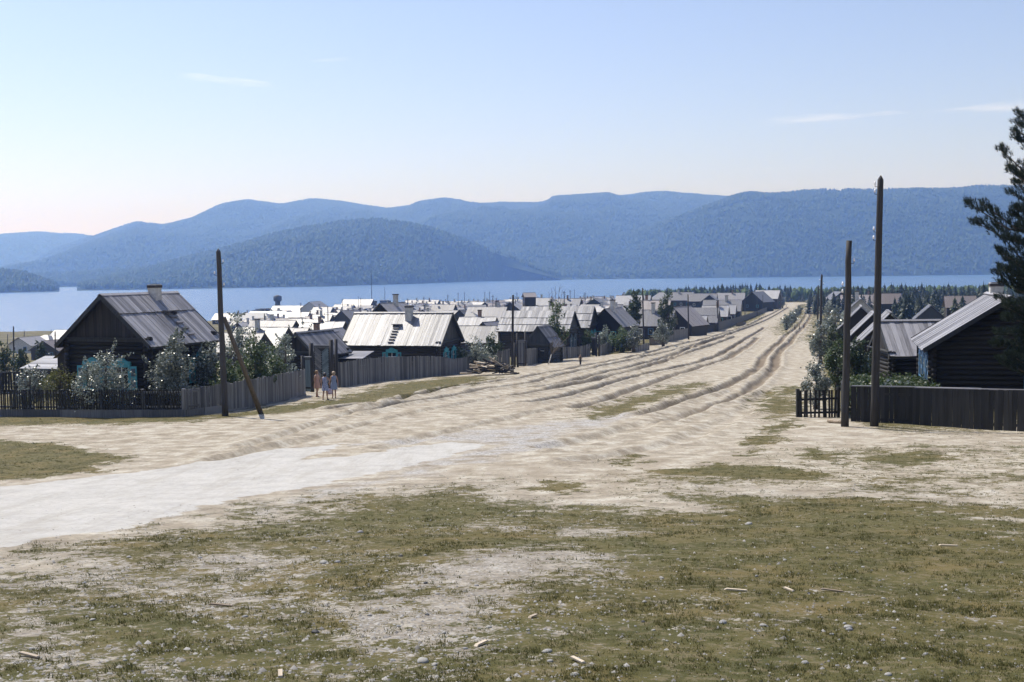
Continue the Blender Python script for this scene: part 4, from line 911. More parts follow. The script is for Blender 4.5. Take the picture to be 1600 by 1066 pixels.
TH = [ # x, ridge row, Y, W, L, mode, roof, label, kwargs
    (613, 467, 165, 4.2, 5.4, 'G', G_, 'tall attic house whose dark gable rises above the white-roofed log house', dict(rzoff=-14, wallm='board_dark', chim=1, rise_f=.42)),
    (410, 512, 168, 6.5, 7.6, 'S', P_, 'white-roofed house with a whitewashed chimney beyond the brace log', dict(chim=1)),
    (455, 513, 176, 5.5, 5.2, 'S', G_, 'grey-roofed house just above the dark shed by the gate', {}),
    (435, 501, 245, 7, 7.5, 'S', G_, 'long grey roof above the white-roofed house beyond the brace log', dict(chim=1)),
    (478, 499, 285, 7, 8, 'S', P_, 'long pale roof in the middle of the near town, left of centre', dict(chim=1)),
    (490, 505, 225, 6, 4.6, 'S', P_, 'small bright white roof with a dark chimney in the near town', dict(chim=1)),
    (524, 503, 220, 6, 3.4, 'S', G_, 'short grey roof just left of the white-roofed log house', {}),
    (523, 514, 190, 4.5, 5, 'G', D_, 'dark gabled hut close to the left end of the white-roofed log house', dict(wallm='board_dark')),
    (506, 521, 140, 4, 4.6, 'G', D_, 'small dark hut between the yard gate and the white-roofed log house', dict(wallm='board_dark', rzoff=-16, chim=1)),
    (400, 489, 430, 13, 20, 'S', P_, 'large hip-roofed building with white walls behind the tall pole', dict(hip=True, rzoff=-5, wallm='whitewash', rise_f=.24)),
    (420, 487, 500, 10, 17, 'S', P_, 'long white roof directly behind the large hip-roofed building', {}),
    (452, 478, 600, 11, 17, 'S', P_, 'long pale warehouse roof beside the squat shore tower', dict(wins=False)),
    (492, 471, 560, 10, 12, 'G', G_, 'broad gabled building with a white front near the lake shore', dict(wallm='whitewash', rise_f=.33)),
    (505, 480, 480, 7, 8, 'S', G_, 'grey roof just below the broad gabled building near the shore', dict(chim=1)),
    (538, 476, 600, 9, 10, 'S', P_, 'pale roof right of the broad gabled building near the shore', {}),
    (560, 468, 780, 12, 17, 'S', P_, 'long pale shed roof on the shore below the tall mast', dict(wins=False)),
    (546, 485, 335, 6.5, 6.5, 'G', G_, 'grey gabled house left of the tall attic house', dict(rzoff=-18)),
    (503, 492, 335, 6, 6, 'S', P_, 'white roof with small chimney between near and far town, left of centre', dict(chim=1)),
    (465, 488, 420, 7, 9, 'S', P_, 'pale low roof right of the large hip-roofed building', {}),
    (525, 489, 400, 6, 7, 'S', P_, 'pale roof above the short grey roof left of the attic house', dict(chim=1)),
    (660, 469, 700, 10, 20, 'S', P_, 'very long white roof right of the tall attic house by the lake', dict(chim=2)),
    (694, 476, 425, 7, 8, 'S', G_, 'grey roof with small dormers behind the white-roofed log house', dict(chim=2)),
    (732, 484, 300, 6.5, 7, 'G', D_, 'dark gabled house above the gable end of the white-roofed log house', dict(rzoff=-20, wallm='board_dark')),
    (762, 480, 262, 8, 8.5, 'S', G_, 'wide grey roof with paired chimneys left of the street pole', dict(chim=2)),
    (738, 487, 240, 7, 6, 'S', P_, 'small hip-roofed white house right of the white-roofed log house', dict(hip=True)),
    (747, 496, 200, 6, 6, 'S', P_, 'bright low roof below the small hip-roofed house', dict(chim=1)),
    (771, 503, 185, 4.5, 5, 'G', D_, 'dark hut left of the street pole by the firewood', dict(wallm='board_dark', rzoff=-20)),
    (752, 510, 150, 4.8, 5.6, 'S', P_, 'white lean roof behind the shrubs right of the log house', dict(wins=False)),
    (847, 466, 425, 6.5, 6, 'S', P_, 'white-roofed house right of the dark square tower', dict(chim=1)),
    (802, 472, 350, 6, 7, 'G', G_, 'grey gabled house left of the dark square tower', {}),
    (888, 467, 430, 7, 9, 'S', P_, 'pale-roofed house just behind the birch top', dict(chim=1)),
    (932, 467, 430, 8, 9, 'G', D_, 'broad dark-gabled house above the smooth bright roof', dict(wallm='board_dark', rise_f=.3)),
    (958, 482, 166, 5.0, 5.2, 'G', G_, 'dark house with a long plank slope left of the first leafy tree', dict(rzoff=-14, wallm='log_dark', chim=1, rise_f=.46)),
    (984, 462, 450, 8, 10, 'S', P_, 'pale roof peeping behind the first dark leafy tree', dict(chim=1)),
    (1033, 457, 560, 9, 10, 'S', P_, 'white hip-roofed house at the edge of the wood belt', dict(hip=True)),
    (1001, 462, 480, 6, 8, 'S', P_, 'pale roof just left of the second street pole, near the wood', {}),
    (1018, 470, 262, 7, 8, 'S', B_, 'brownish roof between the two dark leafy trees', dict(chim=1)),
    (1021, 485, 190, 6, 6.4, 'S', P_, 'bright white roof between the two dark leafy trees', dict(chim=1)),
    (1066, 480, 203, 6.4, 7, 'G', B_, 'dark-gabled house with a brown slope behind the second leafy tree', dict(rzoff=-16, wallm='log_dark', rise_f=.46)),
    (1092, 482, 228, 7, 7.2, 'S', P_, 'large bright roof in two courses right of the dark-gabled house', dict(tiers=2)),
    (1091, 494, 215, 3.6, 2.6, 'S', P_, 'little white-roofed porch house in front of the bright two-course roof', dict(wins=False)),
    (1118, 478, 275, 6, 5.6, 'S', P_, 'middle white roof of the stepped row left of the street', dict(chim=1)),
    (1134, 477, 285, 5, 4.4, 'S', P_, 'right-hand white roof of the stepped row left of the street', {}),
    (1129, 469, 325, 7.5, 10, 'S', P_, 'long white roof standing above the stepped row', dict(chim=2)),
    (1066, 457, 480, 8, 9, 'S', P_, 'pale roof with chimney below the wood belt, left one', dict(chim=1)),
    (1098, 459, 470, 7.5, 11, 'S', G_, 'long grey roof below the wood belt', {}),
    (1110, 461, 455, 7, 8, 'G', D_, 'dark gable below the wood belt', dict(wallm='board_dark')),
    (1142, 458, 480, 7.5, 11, 'S', G_, 'grey roof below the wood belt nearest the street end', dict(chim=1)),
    (1184, 456, 425, 8.4, 9, 'G', P_, 'big white-roofed house with a dark gable at the street end', dict(rzoff=-22, wallm='log_dark', rise_f=.42)),
    (1200, 454, 460, 8, 9, 'S', P_, 'tall white roof behind the big gabled house at the street end', dict(rzoff=-10)),
    (1309, 456, 405, 6.5, 8, 'G', P_, 'white-roofed house just right of the far street end', dict(rzoff=18)),
    (1344, 461, 385, 8, 12, 'S', B_, 'long brownish roof between the two tall right poles', dict(chim=1)),
    (1386, 459, 335, 7, 7, 'S', B_, 'brownish roof just right of the tallest pole, among conifers', dict(wins=False)),
    (1344, 467, 195, 6.5, 7.5, 'G', P_, 'whitewashed house with a white left slope behind the right poles', dict(wallm='whitewash', chim=1, rise_f=.46)),
    (1345, 479, 135, 5.6, 6.5, 'G', G_, 'farthest of the three grey gabled sheds beside the whitewashed house', dict(wallm='log_dark', rise_f=.5)),
    (1364, 489, 110, 5.6, 6, 'G', G_, 'middle one of the three grey gabled sheds behind the right poles', dict(wallm='log_dark', rise_f=.5)),
    (1389, 488, 92, 5.2, 6, 'G', G_, 'nearest of the three grey gabled sheds, just behind the tallest pole', dict(wallm='log_dark', rise_f=.5)),
    (1453, 477, 225, 5.5, 6, 'G', P_, 'small house with a bright left slope among the right conifers', dict(wallm='board_grey', rise_f=.45)),
    (1500, 463, 260, 6, 6, 'S', B_, 'brownish roof among conifers left of the pine', dict(wins=False)),
    (72, 524, 300, 6, 6.5, 'S', P_, 'white hip-roofed house on the shore flat at the far left', dict(hip=True)),
    (45, 531, 270, 6, 6.5, 'G', G_, 'pinkish-grey gabled house on the shore flat at the far left', dict(wallm='whitewash')),
    (104, 517, 340, 7, 7, 'S', P_, 'upper white roof beside the left eave of the shuttered log house', {}),
    (98, 526, 300, 5, 5, 'S', P_, 'lower white roof beside the left eave of the shuttered log house', {}),
    (88, 536, 220, 6, 7, 'G', B_, 'brown-grey gabled roof beside the pole left of the shuttered log house', {}),
    (352, 490, 520, 7, 9, 'S', P_, 'pale roof glimpsed right behind the braced pole', {}),
    (382, 521, 150, 5.5, 5, 'S', D_, 'dark low shed roof behind the silvery garden trees', dict(wins=False)),
]
for x, yr, Y, W, L, mode, rm, lab, kw in TH: town_house(x, yr, Y, W, L, mode, rm, lab, **kw)
# crowd of small far houses, told apart by nothing but their place
rr = random.Random(5); placed = [(t[0], t[1]) for t in TH]; nfill = 0
for _ in range(4000):
    x = rr.uniform(372, 1000); v = rr.uniform(0, 1) ** .8; yr = float(np.interp(x, [372, 450, 600, 800, 1000], [486, 479, 471, 468, 461])) + 20 - v * 20
    if any(abs(x - a) < 8 and abs(yr - b) < 3.0 for a, b in placed): continue
    Y = 330 + 390 * v + rr.uniform(-25, 25)
    g = on_ground(at(x, yr, Y).x, Y)
    if g.z < .5: continue
    placed.append((x, yr)); rc = rr.choice((P_, P_, G_, G_, G_, B_, D_)); zn = 'left of the tall attic house' if x < 600 else ('between the attic house and the dark tower' if x < 815 else 'right of the dark square tower')
    lab_ = 'small far-town house with %s roof %s' % ({P_: 'a pale', G_: 'a grey', B_: 'a brown', D_: 'a dark'}[rc], zn)
    md = 'S' if rr.random() < .68 else 'G'
    town_house(x, yr, Y, rr.uniform(4.8, 6.4), rr.uniform(5.5, 9), md, rc, lab_, rzoff=rr.uniform(-22, 22), wallm=rr.choice(('log_brown', 'board_grey', 'whitewash', 'board_dark')), chim=rr.choice((0, 1, 1)), wins=rr.random() < .4, group=lab_ + ' (alike)', wall_min=2.2)
    nfill += 1
    if nfill >= 200: break

# dark square tower, shore tower, masts
def tower(label, x, yt, yb, Y, w, roof, m, name='square_tower'):
    t, b = at(x, yt, Y), on_ground(at(x, yb, Y).x, Y); h = t.z - b.z; e = empty(name, b, R(12), label, 'tower')
    if roof:
        MB().box((0, 0, (h - 1) / 2), (w, w, h - 1)).build('wall', m, e); b2 = MB()
        for s in (-1, 1): b2.box((0, s * w * .29, h - .45), (w + .5, w * .75, .09), Matrix.Rotation(-s * .55, 3, 'X'))
        b2.build('roof', 'roof_brown', e); 
        for u in (-.7, .7): ob('opening', MB().box((0, 0, 0), (.6, .08, .8)).mesh('opening', 'glass'), e, (u, -w / 2 - .03, h * .55))
    else:
        MB().tube([(0, 0, 0), (0, 0, h * .62), (0, 0, h * .66)], [w * .36, w * .30, w * .3], 10).build('shaft', m, e, True)
        MB().tube([(0, 0, h * .64), (0, 0, h * .68), (0, 0, h * .92), (0, 0, h)], [w * .42, w * .5, w * .5, w * .1], 10).build('lookout', 'board_grey', e, True)
    return e
tower('dark square wooden tower with a small roof rising above the town centre', 827, 458.5, 485, 340, 3.3, True, 'board_dark')
tower('squat shore tower with a wider top beside the lake', 434, 461, 478, 700, 5.0, False, 'board_grey', 'shore_tower')
def mast(label, x, yt, Y, guy=True):
    t = at(x, yt, Y); b = on_ground(t.x, Y); h = t.z - b.z; e = empty('radio_mast', b, 0, label, 'mast')
    MB().tube([(0, 0, 0), (0, 0, h)], [.28, .14], 6).build('shaft', 'pole', e); MB().box((0, 0, 2), (7, 5, 4)).build('hut', 'board_grey', e); MB().box((0, 0, 4.1), (7.6, 5.6, .3)).build('hut_roof', 'roof_grey', e)
    return e
mast('tall thin mast standing on the lake shore above the long shed', 580, 425, 820); mast('shorter mast beside the tall one on the lake shore', 601, 449, 830)
for k in range(20):
    x = rr.uniform(390, 1000); v = rr.random(); Y = 300 + 360 * v; yr = (483 - (x - 372) * .036) - v * 12 - rr.uniform(2, 12); t = at(x, yr, Y); g = on_ground(t.x, Y)
    if g.z < .4: continue
    h = min(9, max(5.5, t.z - g.z)); e = empty('town_pole', g, 0, 'thin wooden pole among the roofs of the far town', 'utility pole', 'thin poles among the far roofs')
    MB().tube([(0, 0, -.3), (rr.uniform(-.1, .1), 0, h)], [.15, .11], 6).build('shaft', 'pole', e); MB().box((0, 0, h - .5), (1.1, .1, .1)).build('crossarm', 'pole', e)
for x, yt, Y, lab in ((512, 478, 260, 'tall dark pole rising from the near town left of the attic house'), (472, 496, 230, 'pole beside the small bright roof in the near town'), (413, 490, 250, 'pole in front of the large hip-roofed building')):
    t = at(x, yt, Y); pole(x, 0, x, yt, lab, .13, False, ((.06, 1),), base=on_ground(t.x, Y))

# stacked timber and low bank at the shore
tb = MB(); c0 = at(425, 478, 690)
for k in range(120):
    x = at(rr.uniform(402, 452), 480, 690).x; y = 690 + rr.uniform(-8, 14); z = gz(x, y) + rr.uniform(0, 2.6); a = rr.uniform(-.3, .3)
    tb.tube([(x - 3 * math.cos(a), y - 3 * math.sin(a), z), (x + 3 * math.cos(a), y + 3 * math.sin(a), z)], .3, 6)
tag(tb.build('timber_stack', 'fence_dark'), 'heap of stacked timber around the squat shore tower', 'timber', None, 'stuff')

# ------------------------------------------------------------------ trees and shrubs
def leaves_mesh(name, m, pts, nrm, size, rng, aspect=1.6):
    n = len(pts); s = size * rng.uniform(.6, 1.3, n)[:, None]
    d = nrm + rng.normal(0, .8, (n, 3)); d /= np.linalg.norm(d, axis=1)[:, None] + 1e-9
    a = np.cross(d, rng.normal(0, 1, (n, 3))); a /= np.linalg.norm(a, axis=1)[:, None] + 1e-9; b = np.cross(d, a)
    V = np.stack([pts - a * s * aspect * .5, pts + b * s * .45, pts + a * s * aspect * .5, pts - b * s * .45], 1).reshape(-1, 3)
    return fast_mesh(name, V, np.arange(4 * n).reshape(n, 4), m)
def shrub(label, x, Y, yt, wpx, m, n=2600, leaf=.07, yb=None, cat='shrub', name='shrub', trunk=False, lobes=22, seed=None, low=.12, bark='trunk', group=None, top_thin=1.0, depth=None):
    t = at(x, yt, Y); g = on_ground(t.x, Y)
    if yb is not None: g.z = min(g.z, at(x, yb, Y).z) if False else g.z
    h = max(.6, t.z - g.z); w = wpx / FPX * Y / 2; dp = depth or w * .9
    rng = np.random.default_rng(seed if seed is not None else int(x * 31 + Y * 7)); e = empty(name, g, 0, label, cat, group)
    cs = []; 
    while len(cs) < lobes:
        p = rng.uniform(-1, 1, 3)
        if (p ** 2).sum() > 1: continue
        z = low + (1 - low) * (p[2] * .5 + .5); k = top_thin if z > .6 else 1
        cs.append((p[0] * w * .78 * k, p[1] * dp * .78 * k, z * h * .9))
    cs = np.array(cs); rad = rng.uniform(.24, .46, lobes) * min(w, h * .6) * 1.15; n = int(n * 1.7)
    cs[0] = (rng.uniform(-.15, .15) * w, 0, h - rad[0] * .8)
    i = rng.integers(0, lobes, n); d = rng.normal(0, 1, (n, 3)); d /= np.linalg.norm(d, axis=1)[:, None]
    pts = cs[i] + d * (rad[i] * rng.uniform(.35, 1.08, n) ** .6)[:, None]; k = int(n * .2); j = rng.integers(0, lobes, 26); e_ = rng.normal(0, 1, (26, 3)) + np.array([0, 0, .9]); e_ /= np.linalg.norm(e_, axis=1)[:, None]; q_ = rng.integers(0, 26, k)
    pts[:k] = cs[j[q_]] + e_[q_] * (rad[j[q_]] * rng.uniform(.7, 1.75, k))[:, None] + rng.normal(0, .05, (k, 3)) * min(w, h) * .6
    ok_ = (pts[:, 2] > .05) & (fbm(pts[:, 0] / (w * .35) + x, pts[:, 2] / (w * .35) + pts[:, 1] / (w * .35), 7, 2) < .66); pts = pts[ok_]; d = d[ok_]
    ob('foliage', leaves_mesh('foliage', m, pts, d * .5 + np.array([0, 0, .5]), leaf, rng), e)
    b = MB(); k = 1 if trunk else 5
    for q in range(k): b.tube([(0 if trunk else rng.uniform(-.2, .2) * w, 0, -.1), (rng.uniform(-.08, .08) * w, rng.uniform(-.1, .1) * w, h * .35), tuple(cs[q % lobes] * np.array([.4, .4, 1]))], [h * .028 + .02, h * .02 + .015, .012], 6)
    for q in range(0, min(lobes, 12)): b.tube([(0, 0, h * .25 + .1), tuple(cs[q] * np.array([.5, .5, .8])), tuple(cs[q])], [.035, .022, .01], 5)
    b.build('stem', bark, e, True); return e
S_, GR_, YL_, DK_ = 'leaf_silver', 'leaf_green', 'leaf_yellow', 'leaf_dark'
for a in (
    ('grey-green shrub at the far left behind the picket fence', 45, 57.5, 572, 66, S_, 2400, .07),
    ('yellowish shrub behind the picket fence left of the shuttered windows', 92, 57, 571, 58, YL_, 2400, .06),
    ('silvery shrub in front of the turquoise-shuttered front windows', 164, 55.8, 556, 104, S_, 4200, .07),
    ('tall silvery tree at the right corner of the shuttered log house', 270, 57, 521, 88, S_, 5200, .085),
    ('silvery tree against the side wall of the shuttered log house', 328, 62, 535, 70, S_, 3200, .085),
    ('tall slender tree rising behind the braced pole', 372, 68, 488, 52, S_, 2600, .08),
    ('dark green shrub behind the brace log', 398, 65, 527, 70, GR_, 3600, .08),
    ('silvery crab tree left of the tall yard gate', 443, 72, 522, 62, S_, 3600, .085),
    ('green shrub filling the gap below the slender tree', 350, 61, 560, 60, GR_, 2600, .08),
    ('low green shrub over the board fence beside the yard gate', 425, 70, 553, 52, GR_, 2200, .08),
    ('grey-green round shrub beside the gable of the white-roofed log house', 742, 110, 525, 62, S_, 3000, .1),
    ('dark round shrub at the right of the pair beside the log house gable', 768, 112, 522, 40, DK_, 2200, .1),
    ('low shrub under the gable end of the white-roofed log house', 716, 110, 543, 36, GR_, 1600, .1),
    ('leafy garden bush left of the dark gateposts', 918, 146, 515, 26, GR_, 1100, .13),
    ('leafy sapling right of the dark gateposts', 945, 148, 512, 24, S_, 1000, .13),
    ('leafy saplings crowding the plot right of the gateposts', 972, 144, 512, 40, GR_, 1900, .13),
    ('taller pale sapling in the fenced plot by the street', 990, 143, 508, 30, S_, 1500, .13),
    ('grey-green willow bush below the second leafy tree', 1035, 158, 505, 32, S_, 1700, .13),
    ('dark tree at the far left edge below the pole', 5, 112, 535, 46, DK_, 1800, .13),
    ('dark garden tree left of the low pale shed roof', 62, 114, 534, 34, DK_, 1900, .13),
    ('dark low garden bush between the two far-left trees', 33, 110, 545, 26, DK_, 1200, .13),
    ('silvery blossoming bush over the short picket fence on the right', 1276, 54.5, 562, 48, S_, 3600, .06),
    ('dark green bush between the silvery bush and the barn', 1338, 63, 532, 60, DK_, 4200, .08),
    ('olive bush behind the silvery bush on the right', 1310, 72, 530, 44, GR_, 3000, .09),
    ('grey willow beside the old fence box right of the street', 1282, 112, 500, 40, S_, 2200, .12),
    ('dark bush beside the thin pole right of the street', 1303, 100, 508, 36, DK_, 2200, .11),
    ('tall grey willow in the row right of the street', 1305, 150, 482, 34, S_, 1900, .15),
    ('far grey willow at the head of the right-hand row', 1295, 210, 470, 24, S_, 1300, .18),
    ('second grey willow in front of the three grey sheds', 1322, 135, 486, 34, S_, 1800, .15),
    ('roadside bush on the grass median, nearest one', 1229, 228, 492, 17, S_, 900, .17),
    ('roadside bush on the grass median, second one', 1237, 262, 486, 15, S_, 800, .19),
    ('roadside bush on the grass median, third one', 1243, 305, 481, 13, S_, 700, .21),
    ('roadside bush on the grass median, farthest one', 1249, 360, 476.5, 11, S_, 600, .23),
    ('tiny pale bush by the street end before the wood', 1223, 470, 464, 9, S_, 500, .3),
    ('shrub at the foot of the near town left of the white-roofed house', 455, 190, 512, 22, GR_, 800, .18),
    ('green garden bush beside the small dark hut', 500, 150, 526, 20, GR_, 800, .15),
    ('bush in front of the small bright roof of the near town', 487, 205, 507, 16, S_, 700, .18),
    ('bush below the pole of the near town', 473, 215, 503, 14, GR_, 600, .18)):
    lab, x, Y, yt, wp, m, n, lf = a; shrub(lab, x, Y, yt, wp, m, n, lf)
for lab, x, Y, yt, wp, m, n, lf in (('first dark leafy tree beside the street, left of the second pole', 990, 172, 456, 30, DK_, 3600, .17), ('second dark leafy tree beside the street, right of the second pole', 1043, 176, 456, 30, DK_, 3800, .17)):
    shrub(lab, x, Y, yt, wp, m, n, lf, cat='tree', name='leafy_tree', trunk=True, lobes=30, low=.15)
shrub('slender birch with a thin wispy top in front of the grey plank roofs', 868, 128, 470, 40, GR_, 2300, .13, cat='tree', name='birch_tree', trunk=True, lobes=26, low=.28, bark='birch_bark', top_thin=.6)
# bare twigs: birch top and leaning sapling
def bare_tree(label, x, yb, tips, Y=None, r0=.05, name='bare_sapling', m='pole_tan', z0=None):
    p = unp(x, yb) if Y is None else on_ground(at(x, yb, Y).x, Y); e = empty(name, p, 0, label, 'tree'); b = MB(); c = MB(); k = 0; rr_ = random.Random(3)
    fork = None
    for tx, ty in tips:
        t = at(tx, ty, p.y + rr_.uniform(-.6, .6)) - p
        if fork is None: fork = Vector((t.x * .35, 0, t.z * .35)); c.tube([(0, 0, -.1), fork * .5 + Vector((.03, 0, 0)), fork], [r0, r0 * .85, r0 * .7], 7)
        mid = (fork + t) / 2 + Vector((rr_.uniform(-.15, .15), rr_.uniform(-.15, .15), .1)); b.tube([fork, mid, t], [r0 * .5, r0 * .32, .012], 5)
        for q in range(5):
            f = rr_.uniform(.3, .95); a = fork.lerp(t, f); b.tube([a, a + Vector((rr_.uniform(-.5, .5), rr_.uniform(-.3, .3), rr_.uniform(.15, .7)))], [.014, .008], 4)
    c.build('trunk', 'birch_bark', e, True); b.build('twigs', m, e); return e
bare_tree('leaning bare sapling with straw-coloured twigs at the fence', 856, 570, [(872, 525), (866, 523), (882, 522), (890, 525), (878, 535), (893, 535), (860, 535)], r0=.07)
bare_tree('thin leafless treetop rising above the birch against the lake', 868, 530, [(868, 447), (862, 450), (874, 449), (879, 453), (857, 456), (884, 460)], Y=129, r0=.09, name='leafless_birch', m='trunk')

# conifers of the wood belt
def conifer_mesh(seed, m='needle'):
    rng = random.Random(seed); b = MB(); n = 10
    for k in range(9):
        f = k / 9; z = .1 + .84 * f; r0 = .21 * (1 - f) ** .85 + .02
        for q in range(n):
            a = 2 * math.pi * (q + rng.random() * .8) / n + k; rr_ = r0 * rng.uniform(.6, 1.25); c, s = math.cos(a), math.sin(a); wd = .055 * (1.3 - f); z0 = z + rng.uniform(-.03, .03)
            b.add([(0, 0, z0 + .09), (c * rr_ - s * wd, s * rr_ + c * wd, z0 - .05), (c * rr_ * 1.15, s * rr_ * 1.15, z0 - .02), (c * rr_ + s * wd, s * rr_ - c * wd, z0 - .05)], [(0, 1, 2), (0, 2, 3)])
    b.tube([(0, 0, .8), (0, 0, 1.02)], [.02, .003], 5); return b.mesh('crown', m)
CM = [conifer_mesh(k) for k in range(5)]; TM = MB().tube([(0, 0, -.05), (0, 0, .5)], [.02, .012], 6).mesh('trunk', 'trunk')
def conifer(x, Y, yt, lab, group):
    t = at(x, yt, Y); g = on_ground(t.x, Y); h = min(15, max(4.5, t.z - g.z)); e = empty('conifer_tree', g, rr.uniform(0, 6), lab, 'tree', group)
    w = h * rr.uniform(.85, 1.25); ob('crown', rr.choice(CM), e, None, None, (w, w, h)); ob('trunk', TM, e, None, None, (h, h, h))
GRP = ('conifers of the wood belt beyond the street', 'dark conifer in the wood belt beyond the street end')
x = 1000.0
while x < 1600:
    for k in range(3):
        Y = (640 if x < 1262 else 520) + k * (30 if x < 1262 else -75) + rr.uniform(-25, 25)
        yt = np.interp(x, [1000, 1040, 1100, 1190, 1235, 1252, 1262, 1300, 1400, 1600], [459, 450, 446, 444, 447, 459, 455, 445, 443, 444]) + rr.uniform(-3, 6) + k * (0 if x < 1262 else 6)
        zn = 'above the white houses left of the street' if x < 1205 else ('closing the far end of the street' if x < 1285 else ('behind the pair of right poles' if x < 1385 else 'above the striped barn and the pine'))
        conifer(x + rr.uniform(-5, 5), Y, yt, 'dark conifer of the wood belt ' + zn, 'conifers ' + zn)
    x += rr.uniform(5.5, 7.8)
for k in range(46):
    x = rr.uniform(1395, 1600); conifer(x, rr.uniform(240, 330), rr.uniform(459, 470), 'dark conifer among the houses left of the pine', 'conifers among the houses on the right')
for x, Y, yt, lab in ((1537, 300, 440, 'tallest pointed conifer just left of the pine'), (1370, 300, 452, 'dark conifer right behind the tallest pole'), (1420, 250, 455, 'dark conifer above the left end of the striped barn')): conifer(x, Y, yt, lab, None)
PT = []
for k in range(1500):
    px = rr.uniform(980, 1640); Y = rr.uniform(650, 900); g = at(px, 460, Y)
    if gz(g.x, Y) > .6 and not (1246 < px < 1262 and Y < 2000 and rr.random() < .75): PT.append((g.x, Y, gz(g.x, Y)))
PT = np.array(PT); scatter_forest('far_wood', 'mass of conifers between the street end and the lake', PT, 6 + 3 * NR.random(len(PT)))

# pine at the right edge
def pine():
    Y = 47.5; tb = at(1652, 560, Y); g = on_ground(tb.x, Y); e = empty('pine_tree', g, 0, 'dark pine reaching into the picture at the right edge', 'tree'); rg = random.Random(8); rng = np.random.default_rng(8)
    hgt_ = at(1652, 40, Y).z - g.z
    MB().tube([(0, 0, -.2), (.1, 0, hgt_ * .3), (-.05, .05, hgt_ * .6), (0, 0, hgt_)], [.3, .25, .16, .04], 10).build('trunk', 'trunk', e, True)
    bo = [((1650, 232), (1590, 176)), ((1650, 250), (1584, 205)), ((1650, 292), (1563, 232)), ((1650, 300), (1575, 262)), ((1650, 372), (1512, 316)), ((1650, 372), (1535, 318)), ((1650, 385), (1522, 346)), ((1650, 395), (1556, 352)), ((1650, 425), (1560, 392)), ((1650, 440), (1568, 372)), ((1650, 462), (1562, 440)), ((1650, 500), (1570, 478)), ((1650, 520), (1551, 538)), ((1650, 500), (1558, 520)), ((1650, 545), (1572, 560)), ((1650, 470), (1575, 500)),
          ((1650, 330), (1578, 300)), ((1650, 355), (1580, 335)), ((1650, 410), (1580, 415)), ((1650, 450), (1590, 455))]
    for k in range(26): yy = rg.uniform(400, 575); bo.append(((1650, yy + 10), (1650 - rg.uniform(50, 96), yy + rg.uniform(-18, 12))))
    for k in range(34): yy = rg.uniform(180, 560); bo.append(((1650, yy + 15), (1650 - rg.uniform(20, 66), yy + rg.uniform(-30, 10))))
    for k in range(24): yy = rg.uniform(60, 560); bo.append(((1650, yy + 20), (1650 + rg.uniform(20, 110), yy + rg.uniform(-30, 10))))
    T = []; br = MB()
    for (x0, y0), (x1, y1) in bo:
        dy = rg.uniform(-1.3, 1.0); a = at(x0, y0, Y) - g; t = at(x1, y1, Y + dy) - g; ln = (t - a).length; mid = a.lerp(t, .55) + Vector((0, 0, -.10 * ln))
        br.tube([a, mid, t], [.06, .035, .012], 5)
        for q in range(int(16 + ln * 26)):
            f = 1 - rg.random() ** 1.5 * .8; c = a.lerp(mid, f / .55) if f < .55 else mid.lerp(t, (f - .55) / .45)
            o = Vector((rg.uniform(-.3, .3), rg.uniform(-.35, .35), rg.uniform(-.10, .26))) * (1.15 - .6 * f); T.append((c + o, (t - a).normalized() * .6 + Vector((rg.uniform(-.4, .4), rg.uniform(-.4, .4), .9))))
    V = []
    for c, d in T:
        d.normalize(); c = np.array(c); d = np.array(d); n = 26
        for s in range(2):
            u = rng.normal(0, 1, (n // 2, 3)); u = u / np.linalg.norm(u, axis=1)[:, None] * .9 + d * 1.0; u /= np.linalg.norm(u, axis=1)[:, None]
            st = c + d * rng.uniform(-.10, .10, (n // 2, 1)); w = np.cross(u, rng.normal(0, 1, (n // 2, 3))); w = w / np.linalg.norm(w, axis=1)[:, None] * .0085; L = rng.uniform(.11, .19, (n // 2, 1))
            V.append(np.stack([st - w, st + w, st + u * L], 1).reshape(-1, 3))
    V = np.concatenate(V); ob('needles', fast_mesh('needles', V, np.arange(len(V)).reshape(-1, 3), 'needle'), e); br.build('branches', 'trunk', e, True)
pine()

# ------------------------------------------------------------------ firewood heap
def firewood():
    c = unp(766, 586); c = on_ground(c.x, c.y); e = empty('firewood_heap', c, R(8), 'sprawling heap of split firewood and old boards beside the street pole', 'firewood'); r = random.Random(4)
    k = 0
    for i in range(130):
        u = r.gauss(0, .34); v = r.gauss(0, .45); h = max(0, 1 - u * u * 1.0 - v * v * .35) * 1.15 * r.uniform(.25, 1); l = r.choice((.5, .7, .9, 1.3, 2.0)); m = 'fresh_wood' if r.random() < .4 else 'pole'
        d = r.choice((.1, .13, .16))
        ob('firewood_piece', box_mesh((l, d, d * r.choice((.5, .8))), m), e, (u * 2.2, v * 1.2, h + .06), (r.uniform(0, 3), r.gauss(0, .22) - u * .25, r.gauss(0, .5)))
firewood()
lg = unp(1307, 663); lg.z = gz(lg.x, lg.y) + .09
o = ob('fallen_log', MB().tube([(0, -.45, .03), (0, 0, .0), (0, .45, .0)], [.085, .08, .075], 10).mesh('fallen_log', 'fresh_wood', True), None, lg, (0, 0, R(28))); tag(o, 'short pale log lying beside the pair of right poles', 'log')

